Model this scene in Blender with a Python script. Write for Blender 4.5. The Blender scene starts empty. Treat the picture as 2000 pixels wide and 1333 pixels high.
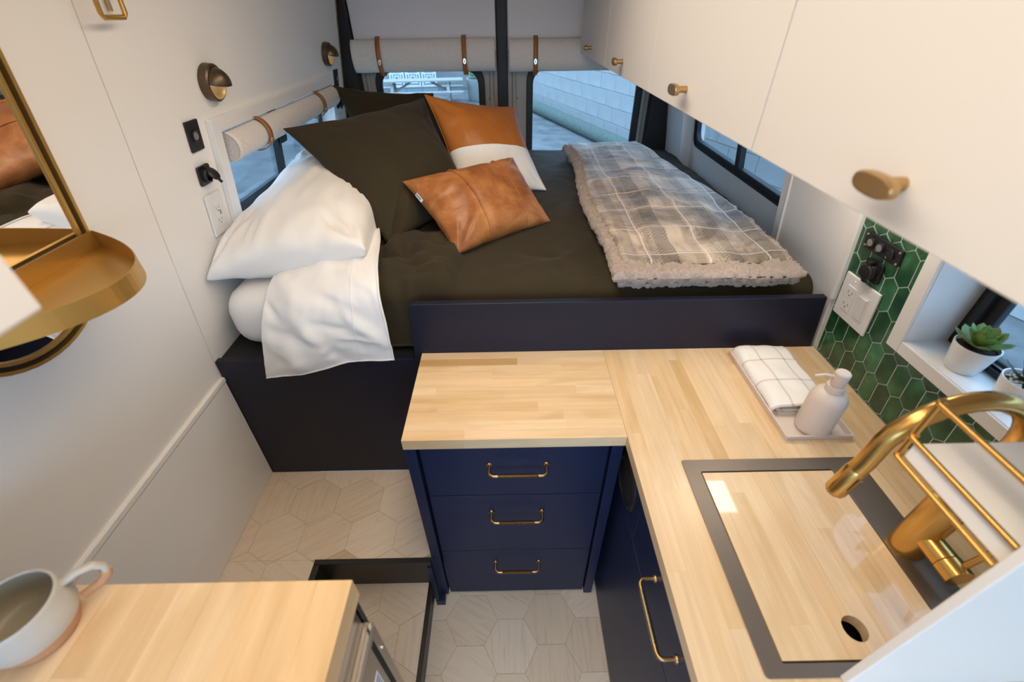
import bpy, bmesh, math, random
from mathutils import Vector, Matrix, noise
random.seed(7)
S = bpy.context.scene
COL = S.collection

# ------------------------------------------------------------------ camera
cam = bpy.data.cameras.new('camera')
cam.sensor_fit = 'HORIZONTAL'; cam.sensor_width = 36.0
cam.lens = 843.78 / 2000 * 36.0
cam.clip_start = 0.02; cam.clip_end = 200
cam.dof.use_dof = True; cam.dof.focus_distance = 1.45; cam.dof.aperture_fstop = 3.2
co = bpy.data.objects.new('camera', cam); COL.objects.link(co)
co.matrix_world = Matrix(((0.9998368, 0.01792985, -0.00221394, 0.0),
                          (-0.01266761, 0.60841218, -0.7935201, 0.0),
                          (-0.01288071, 0.79341864, 0.60854001, 1.651),
                          (0, 0, 0, 1)))
S.camera = co

# ------------------------------------------------------------------ world / exposure
W = bpy.data.worlds.new('sky'); S.world = W; W.use_nodes = True
bg = W.node_tree.nodes['Background']
bg.inputs[0].default_value = (0.44, 0.69, 1.0, 1); bg.inputs[1].default_value = 6.5
S.view_settings.view_transform = 'Standard'; S.view_settings.look = 'None'
S.view_settings.exposure = -0.06; S.view_settings.gamma = 1.0
S.view_settings.use_curve_mapping = False
STRIP_W = 11.2; LX, LY0, LY1 = -0.04, -0.50, 1.50
WARM = (1.0, 0.83, 0.64)

# ------------------------------------------------------------------ materials
def nt(name):
    m = bpy.data.materials.new(name); m.use_nodes = True
    t = m.node_tree; b = t.nodes['Principled BSDF']
    return m, t, b
def N(t, typ, **kw):
    n = t.nodes.new(typ)
    for k, v in kw.items():
        if k.startswith('i_'): n.inputs[k[2:].replace('_', ' ')].default_value = v
        else: setattr(n, k, v)
    return n
def L(t, a, b): t.links.new(a, b)
def setp(b, **kw):
    for k, v in kw.items():
        b.inputs[k].default_value = v
def c4(c): return (c[0], c[1], c[2], 1)
def ramp(t, stops, interp='LINEAR'):
    r = t.nodes.new('ShaderNodeValToRGB'); e = r.color_ramp; e.interpolation = interp
    while len(e.elements) > 1: e.elements.remove(e.elements[-1])
    e.elements[0].position = stops[0][0]; e.elements[0].color = c4(stops[0][1])
    for p, c in stops[1:]:
        k = e.elements.new(p); k.color = c4(c)
    return r
def mat(name, col, rough=0.5, metal=0.0, var=0.0, vscale=6.0, bump=0.0, bscale=80.0, coat=0.0, spec=0.5, stretch=(1, 1, 1), sheen=0.0):
    m, t, b = nt(name)
    setp(b, **{'Base Color': c4(col), 'Roughness': rough, 'Metallic': metal, 'Coat Weight': coat, 'Coat Roughness': 0.05, 'Specular IOR Level': spec})
    if sheen: setp(b, **{'Sheen Weight': sheen, 'Sheen Roughness': 0.5})
    if var or bump:
        tc = N(t, 'ShaderNodeTexCoord'); mp = N(t, 'ShaderNodeMapping'); mp.inputs['Scale'].default_value = stretch
        L(t, tc.outputs['Object'], mp.inputs['Vector'])
    if var:
        n = N(t, 'ShaderNodeTexNoise', i_Scale=vscale, i_Detail=5.0); L(t, mp.outputs[0], n.inputs['Vector'])
        r = ramp(t, [(0.3, [c * (1 - var) for c in col]), (0.7, [min(1, c * (1 + var)) for c in col])])
        L(t, n.outputs['Fac'], r.inputs[0]); L(t, r.outputs[0], b.inputs['Base Color'])
    if bump:
        n = N(t, 'ShaderNodeTexNoise', i_Scale=bscale, i_Detail=3.0); L(t, mp.outputs[0], n.inputs['Vector'])
        bp = N(t, 'ShaderNodeBump', i_Strength=bump, i_Distance=0.004); L(t, n.outputs['Fac'], bp.inputs['Height']); L(t, bp.outputs[0], b.inputs['Normal'])
    return m
def woven(name, c1, c2, scale=900.0, rough=0.9, bump=0.25, big=0.08):
    m, t, b = nt(name); setp(b, **{'Roughness': rough, 'Specular IOR Level': 0.2, 'Sheen Weight': 0.15})
    tc = N(t, 'ShaderNodeTexCoord')
    n1 = N(t, 'ShaderNodeTexNoise', i_Scale=scale * 0.25, i_Detail=2.0)
    mp = N(t, 'ShaderNodeMapping'); mp.inputs['Scale'].default_value = (1, 1, 6); L(t, tc.outputs['Object'], mp.inputs['Vector']); L(t, mp.outputs[0], n1.inputs['Vector'])
    n2 = N(t, 'ShaderNodeTexNoise', i_Scale=scale * 0.25, i_Detail=2.0)
    mp2 = N(t, 'ShaderNodeMapping'); mp2.inputs['Scale'].default_value = (6, 1, 1); L(t, tc.outputs['Object'], mp2.inputs['Vector']); L(t, mp2.outputs[0], n2.inputs['Vector'])
    mx = N(t, 'ShaderNodeMath', operation='ADD'); L(t, n1.outputs[0], mx.inputs[0]); L(t, n2.outputs[0], mx.inputs[1])
    hf = N(t, 'ShaderNodeMath', operation='MULTIPLY'); hf.inputs[1].default_value = 0.5; L(t, mx.outputs[0], hf.inputs[0])
    r = ramp(t, [(0.38, c1), (0.62, c2)]); L(t, hf.outputs[0], r.inputs[0]); L(t, r.outputs[0], b.inputs['Base Color'])
    bp = N(t, 'ShaderNodeBump', i_Strength=bump, i_Distance=0.002); L(t, hf.outputs[0], bp.inputs['Height']); L(t, bp.outputs[0], b.inputs['Normal'])
    return m
def wood(name, axis, rough=0.3, coat=0.0):
    m, t, b = nt(name)
    setp(b, **{'Roughness': rough, 'Coat Weight': coat, 'Coat Roughness': 0.03})
    g = N(t, 'ShaderNodeNewGeometry'); oi = N(t, 'ShaderNodeObjectInfo')
    off = N(t, 'ShaderNodeVectorMath', operation='SCALE'); off.inputs[0].default_value = (17, 29, 11); L(t, oi.outputs['Random'], off.inputs['Scale'])
    ad = N(t, 'ShaderNodeVectorMath', operation='ADD'); L(t, g.outputs['Position'], ad.inputs[0]); L(t, off.outputs[0], ad.inputs[1])
    mp = N(t, 'ShaderNodeMapping'); mp.inputs['Scale'].default_value = (3, 55, 20) if axis == 'x' else (55, 3, 20)
    L(t, ad.outputs[0], mp.inputs['Vector'])
    n = N(t, 'ShaderNodeTexNoise', i_Scale=1.0, i_Detail=5.0, i_Roughness=0.6, i_Distortion=0.4); L(t, mp.outputs[0], n.inputs['Vector'])
    mp2 = N(t, 'ShaderNodeMapping'); mp2.inputs['Scale'].default_value = (2.5, 9, 5) if axis == 'x' else (9, 2.5, 5)
    L(t, ad.outputs[0], mp2.inputs['Vector'])
    n2 = N(t, 'ShaderNodeTexNoise', i_Scale=1.0, i_Detail=3.0, i_Distortion=1.0); L(t, mp2.outputs[0], n2.inputs['Vector'])
    base = ramp(t, [(0.0, (0.80, 0.60, 0.375)), (0.25, (0.78, 0.57, 0.34)), (0.5, (0.77, 0.55, 0.315)), (0.68, (0.805, 0.615, 0.395)), (0.88, (0.70, 0.475, 0.245)), (0.945, (0.58, 0.37, 0.165)), (0.97, (0.78, 0.575, 0.35))], 'CONSTANT')
    L(t, oi.outputs['Random'], base.inputs[0])
    gr = ramp(t, [(0.3, (0.80, 0.76, 0.70)), (0.62, (1, 1, 1))]); L(t, n.outputs['Fac'], gr.inputs[0])
    bl = ramp(t, [(0.30, (0.86, 0.80, 0.70)), (0.5, (1, 1, 1)), (0.75, (1.0, 0.97, 0.93))]); L(t, n2.outputs['Fac'], bl.inputs[0])
    m1 = N(t, 'ShaderNodeMix', data_type='RGBA', blend_type='MULTIPLY'); m1.inputs[0].default_value = 0.75
    L(t, base.outputs[0], m1.inputs[6]); L(t, gr.outputs[0], m1.inputs[7])
    m2 = N(t, 'ShaderNodeMix', data_type='RGBA', blend_type='MULTIPLY'); m2.inputs[0].default_value = 0.9
    L(t, m1.outputs[2], m2.inputs[6]); L(t, bl.outputs[0], m2.inputs[7])
    L(t, m2.outputs[2], b.inputs['Base Color'])
    return m
def glassmat(name, tint, refl=0.5):
    m = bpy.data.materials.new(name); m.use_nodes = True; t = m.node_tree; t.nodes.clear()
    o = N(t, 'ShaderNodeOutputMaterial'); tr = N(t, 'ShaderNodeBsdfTransparent'); tr.inputs[0].default_value = c4(tint)
    gl = N(t, 'ShaderNodeBsdfGlossy'); gl.inputs['Roughness'].default_value = 0.02
    fr = N(t, 'ShaderNodeFresnel'); fr.inputs[0].default_value = 1.3
    mx = N(t, 'ShaderNodeMixShader'); ml = N(t, 'ShaderNodeMath', operation='MULTIPLY'); ml.inputs[1].default_value = refl
    L(t, fr.outputs[0], ml.inputs[0]); L(t, ml.outputs[0], mx.inputs[0]); L(t, tr.outputs[0], mx.inputs[1]); L(t, gl.outputs[0], mx.inputs[2]); L(t, mx.outputs[0], o.inputs[0])
    return m
def emis(name, col, s):
    m, t, b = nt(name); setp(b, **{'Base Color': c4(col), 'Emission Color': c4(col), 'Emission Strength': s}); return m

M = {}
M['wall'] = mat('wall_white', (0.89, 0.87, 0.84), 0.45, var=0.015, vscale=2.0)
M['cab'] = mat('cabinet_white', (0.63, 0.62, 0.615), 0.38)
M['trimw'] = mat('trim_white', (0.84, 0.83, 0.81), 0.4)
M['navy'] = mat('navy_paint', (0.007, 0.016, 0.058), 0.40, var=0.05, vscale=30, spec=0.32)
M['navyb'] = mat('bed_navy_paint', (0.010, 0.0115, 0.026), 0.42, var=0.05, vscale=30, spec=0.34)
M['black'] = mat('black_metal', (0.012, 0.012, 0.013), 0.38, bump=0.05, bscale=300)
M['blackp'] = mat('black_plastic', (0.011, 0.011, 0.012), 0.45)
M['rubber'] = mat('black_rubber', (0.008, 0.009, 0.011), 0.55)
M['deck'] = mat('black_deck', (0.008, 0.008, 0.009), 0.6)
M['brass'] = mat('brushed_brass', (0.70, 0.42, 0.13), 0.26, 1.0, bump=0.02, bscale=400)
M['brassd'] = mat('aged_brass', (0.50, 0.33, 0.15), 0.34, 1.0)
M['gold'] = mat('gold_paint', (0.55, 0.33, 0.09), 0.36, 0.75)
M['bronze'] = mat('bronze', (0.13, 0.095, 0.06), 0.38, 0.85)
M['bronzei'] = mat('bronze_inside', (0.75, 0.52, 0.25), 0.35, 0.6)
M['woodx'] = wood('maple_x', 'x'); M['woody'] = wood('maple_y', 'y'); M['woodg'] = wood('maple_board_gloss', 'y', 0.3, 0.75)
M['sink'] = mat('gunmetal', (0.20, 0.165, 0.135), 0.42, 0.65, bump=0.03, bscale=500)
M['steel'] = mat('stainless', (0.50, 0.44, 0.38), 0.30, 1.0, bump=0.03, bscale=200, stretch=(1, 1, 0.05))
M['steel_shade'] = mat('stainless_shaded', (0.11, 0.092, 0.08), 0.40, 0.6, bump=0.03, bscale=200, stretch=(1, 1, 0.05))  # same stainless, with the shade under the counter put into its colour
M['white_cotton'] = mat('white_cotton', (0.80, 0.775, 0.74), 0.9, bump=0.12, bscale=9, spec=0.2, sheen=0.15)
M['sheetw'] = mat('white_sheet', (0.81, 0.80, 0.79), 0.85, bump=0.10, bscale=12, spec=0.2, sheen=0.15)
M['olive'] = mat('olive_cotton', (0.035, 0.0265, 0.0125), 0.88, var=0.12, vscale=4, bump=0.15, bscale=16, spec=0.2, sheen=0.06)
M['olived'] = mat('olive_cotton_fold', (0.075, 0.066, 0.040), 0.88, var=0.1, vscale=5, bump=0.15, bscale=20, spec=0.2, sheen=0.25)
M['rust'] = mat('rust_leather', (0.42, 0.135, 0.022), 0.42, var=0.10, vscale=7, bump=0.05, bscale=250, spec=0.4)
M['strap'] = mat('leather_strap', (0.36, 0.13, 0.035), 0.5, var=0.15, vscale=25)
M['linen'] = woven('linen', (0.60, 0.545, 0.495), (0.86, 0.81, 0.755))
M['doorpanel'] = woven('door_panel_fabric', (0.76, 0.735, 0.76), (0.84, 0.815, 0.83), 1600, bump=0.08)
M['doormetal'] = mat('door_metal', (0.36, 0.33, 0.295), 0.45, var=0.08, vscale=9)
M['mirror'] = mat('mirror_glass', (0.92, 0.92, 0.92), 0.01, 1.0)
M['glass'] = glassmat('tinted_glass', (0.84, 0.89, 0.92), 0.5)
M['grout'] = mat('tile_grout', (0.62, 0.68, 0.70), 0.8)
M['floorgrout'] = mat('floor_joint', (0.50, 0.42, 0.33), 0.8)
M['plastic'] = mat('white_plastic', (0.80, 0.79, 0.78), 0.35)
M['dark'] = mat('slot_dark', (0.05, 0.05, 0.05), 0.6)
M['grey'] = mat('button_grey', (0.22, 0.22, 0.22), 0.4)
M['chrome'] = mat('chrome', (0.8, 0.78, 0.75), 0.12, 1.0)
M['ceramic'] = mat('beige_ceramic', (0.66, 0.575, 0.525), 0.5)
M['mugw'] = mat('mug_glaze', (0.50, 0.48, 0.44), 0.35)
M['mugc'] = mat('mug_raw_clay', (0.52, 0.28, 0.15), 0.8, var=0.1, vscale=40)
M['mugi'] = mat('mug_inside', (0.30, 0.265, 0.19), 0.4)
M['pot'] = mat('white_pot', (0.83, 0.82, 0.80), 0.3)
M['soil'] = mat('soil', (0.03, 0.02, 0.015), 0.95, bump=1.0, bscale=200)
M['pebble'] = mat('white_pebble', (0.72, 0.70, 0.66), 0.7)
M['succ'] = mat('succulent_leaf', (0.20, 0.31, 0.085), 0.35, var=0.3, vscale=40)
M['aloe'] = mat('aloe_leaf', (0.035, 0.085, 0.030), 0.4, var=0.3, vscale=40)
M['fill_diffuser'] = emis('lamp_diffuser', WARM, 2.0)
M['ledpanel'] = emis('led_diffuser', (1.0, 0.95, 0.88), 8.0)
M['asphalt'] = mat('asphalt', (0.13, 0.13, 0.127), 0.9, var=0.35, vscale=3.0, bump=0.6, bscale=60)
M['block'] = mat('painted_block', (0.355, 0.35, 0.335), 0.85, var=0.12, vscale=1.6, bump=0.8, bscale=25)
M['mortar'] = mat('block_mortar', (0.26, 0.255, 0.245), 0.9)
M['carpetroll'] = mat('green_turf', (0.10, 0.125, 0.105), 0.95, var=0.3, vscale=30, bump=0.5, bscale=150)
M['timber'] = mat('weathered_timber', (0.30, 0.285, 0.26), 0.8, var=0.15, vscale=10, stretch=(1, 8, 8))
M['concrete'] = mat('concrete', (0.27, 0.265, 0.25), 0.9, var=0.1, vscale=6)
M['screenw'] = mat('screen_white', (0.75, 0.75, 0.73), 0.8); M['screend'] = mat('screen_dark', (0.22, 0.26, 0.28), 0.8)
M['leafout'] = mat('shrub_leaf', (0.10, 0.20, 0.07), 0.7, var=0.3, vscale=20)
M['paperw'] = mat('label_paper', (0.80, 0.80, 0.84), 0.6); M['ink'] = mat('print_ink', (0.06, 0.06, 0.12), 0.7)
M['jute'] = mat('jute_edge', (0.35, 0.24, 0.11), 0.9, var=0.3, vscale=60)

def leather():
    m, t, b = nt('tan_leather'); setp(b, **{'Roughness': 0.42, 'Specular IOR Level': 0.45})
    tc = N(t, 'ShaderNodeTexCoord')
    n = N(t, 'ShaderNodeTexNoise', i_Scale=9.0, i_Detail=6.0, i_Roughness=0.65, i_Distortion=0.6); L(t, tc.outputs['Object'], n.inputs['Vector'])
    r = ramp(t, [(0.30, (0.20, 0.060, 0.016)), (0.48, (0.33, 0.115, 0.030)), (0.66, (0.47, 0.20, 0.065))]); L(t, n.outputs['Fac'], r.inputs[0]); L(t, r.outputs[0], b.inputs['Base Color'])
    v = N(t, 'ShaderNodeTexVoronoi', feature='DISTANCE_TO_EDGE', i_Scale=120.0); L(t, tc.outputs['Object'], v.inputs['Vector'])
    bp = N(t, 'ShaderNodeBump', i_Strength=0.12, i_Distance=0.002); L(t, v.outputs['Distance'], bp.inputs['Height']); L(t, bp.outputs[0], b.inputs['Normal'])
    return m
M['leather'] = leather()
def green():
    m, t, b = nt('green_glaze'); setp(b, **{'Roughness': 0.30, 'Coat Weight': 0.15})
    oi = N(t, 'ShaderNodeObjectInfo'); g = N(t, 'ShaderNodeNewGeometry')
    off = N(t, 'ShaderNodeVectorMath', operation='SCALE'); off.inputs[0].default_value = (31, 17, 23); L(t, oi.outputs['Random'], off.inputs['Scale'])
    ad = N(t, 'ShaderNodeVectorMath', operation='ADD'); L(t, g.outputs['Position'], ad.inputs[0]); L(t, off.outputs[0], ad.inputs[1])
    n = N(t, 'ShaderNodeTexNoise', i_Scale=16.0, i_Detail=4.0); L(t, ad.outputs[0], n.inputs['Vector'])
    r = ramp(t, [(0.30, (0.010, 0.050, 0.026)), (0.5, (0.022, 0.095, 0.040)), (0.64, (0.045, 0.165, 0.075)), (0.76, (0.10, 0.30, 0.21))]); L(t, n.outputs['Fac'], r.inputs[0])
    r2 = ramp(t, [(0.0, (0.75, 0.75, 0.75)), (1.0, (1.2, 1.2, 1.2))]); L(t, oi.outputs['Random'], r2.inputs[0])
    mx = N(t, 'ShaderNodeMix', data_type='RGBA', blend_type='MULTIPLY'); mx.inputs[0].default_value = 1.0
    L(t, r.outputs[0], mx.inputs[6]); L(t, r2.outputs[0], mx.inputs[7]); L(t, mx.outputs[2], b.inputs['Base Color'])
    n3 = N(t, 'ShaderNodeTexNoise', i_Scale=60.0); L(t, ad.outputs[0], n3.inputs['Vector'])
    bp = N(t, 'ShaderNodeBump', i_Strength=0.12, i_Distance=0.003); L(t, n3.outputs['Fac'], bp.inputs['Height']); L(t, bp.outputs[0], b.inputs['Normal'])
    return m
M['green'] = green()
def hexstone():
    m, t, b = nt('travertine_hex'); setp(b, **{'Roughness': 0.5})
    oi = N(t, 'ShaderNodeObjectInfo'); g = N(t, 'ShaderNodeNewGeometry')
    k = N(t, 'ShaderNodeMath', operation='MULTIPLY'); k.inputs[1].default_value = 2.999; L(t, oi.outputs['Random'], k.inputs[0])
    fl = N(t, 'ShaderNodeMath', operation='FLOOR'); L(t, k.outputs[0], fl.inputs[0])
    an = N(t, 'ShaderNodeMath', operation='MULTIPLY_ADD'); an.inputs[1].default_value = math.pi / 3; an.inputs[2].default_value = 0.5; L(t, fl.outputs[0], an.inputs[0])
    vr = N(t, 'ShaderNodeVectorRotate', rotation_type='Z_AXIS'); L(t, g.outputs['Position'], vr.inputs['Vector']); L(t, an.outputs[0], vr.inputs['Angle'])
    off = N(t, 'ShaderNodeVectorMath', operation='SCALE'); off.inputs[0].default_value = (7, 13, 5); L(t, oi.outputs['Random'], off.inputs['Scale'])
    ad = N(t, 'ShaderNodeVectorMath', operation='ADD'); L(t, vr.outputs[0], ad.inputs[0]); L(t, off.outputs[0], ad.inputs[1])
    mp = N(t, 'ShaderNodeMapping'); mp.inputs['Scale'].default_value = (7, 90, 20); L(t, ad.outputs[0], mp.inputs['Vector'])
    n = N(t, 'ShaderNodeTexNoise', i_Scale=1.0, i_Detail=6.0, i_Roughness=0.7, i_Distortion=0.5); L(t, mp.outputs[0], n.inputs['Vector'])
    r = ramp(t, [(0.30, (0.84, 0.80, 0.75)), (0.48, (0.97, 0.96, 0.95)), (0.7, (1, 1, 1))]); L(t, n.outputs['Fac'], r.inputs[0])
    base = ramp(t, [(0.0, (0.79, 0.675, 0.535)), (0.22, (0.81, 0.70, 0.565)), (0.45, (0.76, 0.635, 0.49)), (0.62, (0.82, 0.71, 0.58)), (0.82, (0.64, 0.505, 0.355)), (0.92, (0.78, 0.655, 0.51))], 'CONSTANT')
    L(t, oi.outputs['Random'], base.inputs[0])
    mx = N(t, 'ShaderNodeMix', data_type='RGBA', blend_type='MULTIPLY'); mx.inputs[0].default_value = 1.0
    L(t, base.outputs[0], mx.inputs[6]); L(t, r.outputs[0], mx.inputs[7]); L(t, mx.outputs[2], b.inputs['Base Color'])
    return m
M['hex'] = hexstone()

# ------------------------------------------------------------------ geometry helpers
ORG = {}
class B:
    """collects shapes in one bmesh; M maps local coordinates to the world"""
    def __init__(s, Mx=None): s.bm = bmesh.new(); s.M = Mx or Matrix.Identity(4); s.sm = False
    def v(s, p): return s.bm.verts.new(s.M @ Vector(p))
    def poly(s, pts): return s.bm.faces.new([s.v(p) for p in pts])
    def box(s, x0, x1, y0, y1, z0, z1, bev=0.0, seg=2):
        vs = [s.v((x, y, z)) for z in (z0, z1) for y in (y0, y1) for x in (x0, x1)]
        fs = [s.bm.faces.new([vs[i] for i in f]) for f in ((0, 2, 3, 1), (4, 5, 7, 6), (0, 1, 5, 4), (2, 6, 7, 3), (0, 4, 6, 2), (1, 3, 7, 5))]
        if bev: bmesh.ops.bevel(s.bm, geom=list({e for f in fs for e in f.edges}), offset=bev, segments=seg, affect='EDGES', profile=0.5)
        return s
    def prism(s, pts, d, axis=2):
        """polygon in local xy extruded from z=d[0] to z=d[1]"""
        lo = [s.v((p[0], p[1], d[0])) for p in pts]; hi = [s.v((p[0], p[1], d[1])) for p in pts]
        n = len(pts)
        s.bm.faces.new(list(reversed(lo))); s.bm.faces.new(hi)
        for i in range(n): s.bm.faces.new([lo[i], lo[(i + 1) % n], hi[(i + 1) % n], hi[i]])
        return s
    def ring(s, outer, inner, d):
        """frame between two equal-count closed outlines"""
        n = len(outer)
        a = [[s.v((p[0], p[1], z)) for p in pl] for pl in (outer, inner) for z in d]
        olo, ohi, ilo, ihi = a
        for i in range(n):
            j = (i + 1) % n
            s.bm.faces.new([ohi[i], ohi[j], ihi[j], ihi[i]]); s.bm.faces.new([olo[j], olo[i], ilo[i], ilo[j]])
            s.bm.faces.new([olo[i], olo[j], ohi[j], ohi[i]]); s.bm.faces.new([ilo[j], ilo[i], ihi[i], ihi[j]])
        return s
    def lathe(s, prof, n=32, c=(0, 0, 0), cap=True):
        rows = []
        for r, z in prof:
            if r < 1e-6: rows.append([s.v((c[0], c[1], c[2] + z))])
            else: rows.append([s.v((c[0] + r * math.cos(2 * math.pi * i / n), c[1] + r * math.sin(2 * math.pi * i / n), c[2] + z)) for i in range(n)])
        for a, b in zip(rows[:-1], rows[1:]):
            for i in range(n):
                j = (i + 1) % n
                q = [a[i % len(a)], a[j % len(a)], b[j % len(b)], b[i % len(b)]]
                u = []
                for x in q:
                    if x not in u: u.append(x)
                if len(u) > 2: s.bm.faces.new(u)
        if cap:
            for k, rw in enumerate((rows[0], rows[-1])):
                if len(rw) > 2: s.bm.faces.new(rw if k else list(reversed(rw)))
        s.sm = True
        return s
    def tube(s, pts, r, n=12, closed=False, flat=None):
        pts = [Vector(p) for p in pts]; m = len(pts); rings = []
        up = Vector((0.123, 0.31, 0.94))
        for i in range(m):
            if closed: d = pts[(i + 1) % m] - pts[i - 1]
            else: d = pts[min(i + 1, m - 1)] - pts[max(i - 1, 0)]
            d.normalize()
            if i == 0:
                a = d.cross(up); a.normalize()
            else:
                a = a - d * a.dot(d)
                if a.length < 1e-5: a = d.cross(up)
                a.normalize()
            b = d.cross(a)
            rr = r[i] if isinstance(r, (list, tuple)) else r
            rings.append([s.v(pts[i] + a * (rr * math.cos(2 * math.pi * k / n)) + b * (rr * (flat or 1) * math.sin(2 * math.pi * k / n))) for k in range(n)])
        for i in range(m if closed else m - 1):
            p, q = rings[i], rings[(i + 1) % m]
            for k in range(n): s.bm.faces.new([p[k], p[(k + 1) % n], q[(k + 1) % n], q[k]])
        if not closed:
            s.bm.faces.new(list(reversed(rings[0]))); s.bm.faces.new(rings[-1])
        s.sm = True
        return s
    def cyl(s, p0, p1, r, n=20): return s.tube([p0, p1], r, n)
    def grid(s, P, closed_u=False):
        """P[i][j] points -> quads"""
        V = [[s.v(p) for p in row] for row in P]
        for i in range(len(V) - 1):
            for j in range(len(V[0]) - 1): s.bm.faces.new([V[i][j], V[i][j + 1], V[i + 1][j + 1], V[i + 1][j]])
        s.sm = True
        return s
def fin(b, name, m, parent=None, smooth=None, bevel=0.0, loc=None, keep_uv=False, autosmooth=40):
    bm = b.bm
    bmesh.ops.recalc_face_normals(bm, faces=bm.faces)
    me = bpy.data.meshes.new(name)
    if parent is not None: o = ORG[parent.name]
    elif loc is not None: o = Vector(loc)
    else:
        xs = [v.co for v in bm.verts]
        o = Vector(((min(v.x for v in xs) + max(v.x for v in xs)) / 2, (min(v.y for v in xs) + max(v.y for v in xs)) / 2, min(v.z for v in xs)))
    bm.transform(Matrix.Translation(-o)); bm.to_mesh(me); bm.free()
    for mm in (m if isinstance(m, (list, tuple)) else [m]): me.materials.append(M[mm] if isinstance(mm, str) else mm)
    ob = bpy.data.objects.new(name, me); COL.objects.link(ob)
    if parent is not None: ob.parent = parent
    else: ob.location = o
    ORG[ob.name] = o
    if smooth if smooth is not None else b.sm:
        for p in me.polygons: p.use_smooth = True
        try:
            me.set_sharp_from_angle(angle=math.radians(autosmooth))
        except Exception: pass
    if bevel:
        md = ob.modifiers.new('bevel', 'BEVEL'); md.width = bevel; md.segments = 2; md.limit_method = 'ANGLE'; md.angle_limit = math.radians(50)
    return ob
def thing(name, label, cat, loc, group=None):
    o = bpy.data.objects.new(name, None); o.empty_display_size = 0.05; COL.objects.link(o); o.location = loc
    ORG[o.name] = Vector(loc); return tag(o, label, cat, group)
def tag(o, label, cat, group=None):
    o['label'] = label; o['category'] = cat
    if group: o['group'] = group
    return o
def struct(o, label=None):
    o['kind'] = 'structure'
    if label: o['label'] = label
    return o
def sroot(name, loc=(0, 0, 0), label=None):
    o = bpy.data.objects.new(name, None); o.empty_display_size = 0.05; COL.objects.link(o); o.location = loc; ORG[o.name] = Vector(loc)
    return struct(o, label)
def bx(name, m, parent, x0, x1, y0, y1, z0, z1, bevel=0.0):
    return fin(B().box(x0, x1, y0, y1, z0, z1), name, m, parent, bevel=bevel)
def rrect(x0, x1, y0, y1, r, n=6):
    out = []
    for cx, cy, a0 in ((x1 - r, y1 - r, 0), (x0 + r, y1 - r, 90), (x0 + r, y0 + r, 180), (x1 - r, y0 + r, 270)):
        for i in range(n + 1):
            a = math.radians(a0 + 90 * i / n); out.append((cx + r * math.cos(a), cy + r * math.sin(a)))
    return out
def lerp(a, b, t): return a + (b - a) * t
def sstep(a, b, x):
    t = max(0, min(1, (x - a) / (b - a))); return t * t * (3 - 2 * t)
def nz(x, y, z=0.0): return noise.noise(Vector((x, y, z)))
def crv(P, t):
    """Catmull-Rom through list of Vectors at parameter t in 0..1"""
    n = len(P) - 1; f = min(t * n, n - 1e-6); i = int(f); u = f - i
    p0, p1, p2, p3 = P[max(i - 1, 0)], P[i], P[i + 1], P[min(i + 2, n)]
    return 0.5 * ((2 * p1) + (p2 - p0) * u + (2 * p0 - 5 * p1 + 4 * p2 - p3) * u * u + (3 * p1 - p0 - 3 * p2 + p3) * u ** 3)
def surf(ctrl, nu, nv):
    ctrl = [[Vector(p) for p in r] for r in ctrl]
    rows = [[crv(r, j / (nv - 1)) for j in range(nv)] for r in ctrl]
    return [[crv([rows[k][j] for k in range(len(rows))], i / (nu - 1)) for j in range(nv)] for i in range(nu)]
def crease(u, v, segs):
    """soft folds: segs = (u0, v0, u1, v1, amplitude, width)"""
    h = 0.0
    for (u0, v0, u1, v1, a, w) in segs:
        dx, dy = u1 - u0, v1 - v0; l2 = dx * dx + dy * dy
        t = ((u - u0) * dx + (v - v0) * dy) / l2
        if t < -0.15 or t > 1.15: continue
        tc = max(0, min(1, t)); d = math.hypot(u - u0 - dx * tc, v - v0 - dy * tc)
        if d < 3 * w: h += a * math.exp(-(d / w) ** 2) * math.sin(math.pi * (0.08 + 0.84 * tc))
    return h
def corner_creases(seed, n=3, amp=0.006):
    rg = random.Random(seed); out = []
    for (cu, cv) in ((0, 0), (1, 0), (0, 1), (1, 1)):
        for k in range(n):
            a = math.radians(45 + rg.uniform(-30, 30)); su, sv = (1 if cu == 0 else -1), (1 if cv == 0 else -1)
            r0 = rg.uniform(.05, .10); r1 = r0 + rg.uniform(.14, .34)
            out.append((cu + su * r0 * math.cos(a), cv + sv * r0 * math.sin(a), cu + su * r1 * math.cos(a), cv + sv * r1 * math.sin(a), rg.choice((-1, 1)) * amp * rg.uniform(.6, 1.2), rg.uniform(.014, .028)))
    for k in range(n * 2):
        e = rg.choice((0, 1)); q = rg.uniform(.2, .8); l = rg.uniform(.10, .22); sk = rg.uniform(-.12, .12)
        if rg.random() < .5: out.append((q, e * .94 + .03, q + sk, (.03 + l) if e == 0 else (.97 - l), rg.choice((-1, 1)) * amp * .7, rg.uniform(.012, .022)))
        else: out.append((e * .94 + .03, q, (.03 + l) if e == 0 else (.97 - l), q + sk, rg.choice((-1, 1)) * amp * .7, rg.uniform(.012, .022)))
    return out
def cells(x0, x1, lens, off):
    """cut x0..x1 into random lengths"""
    xs = [x0]; x = x0 - off
    while x < x1:
        x += random.uniform(*lens)
        if x > x0 + 0.04 and x < x1 - 0.04: xs.append(x)
    return xs + [x1]
CUBE = None
def unit_cube(m):
    me = bpy.data.meshes.new('stave_unit'); bm = bmesh.new(); bmesh.ops.create_cube(bm, size=1.0); bm.to_mesh(me); bm.free(); me.materials.append(m); return me
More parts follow.
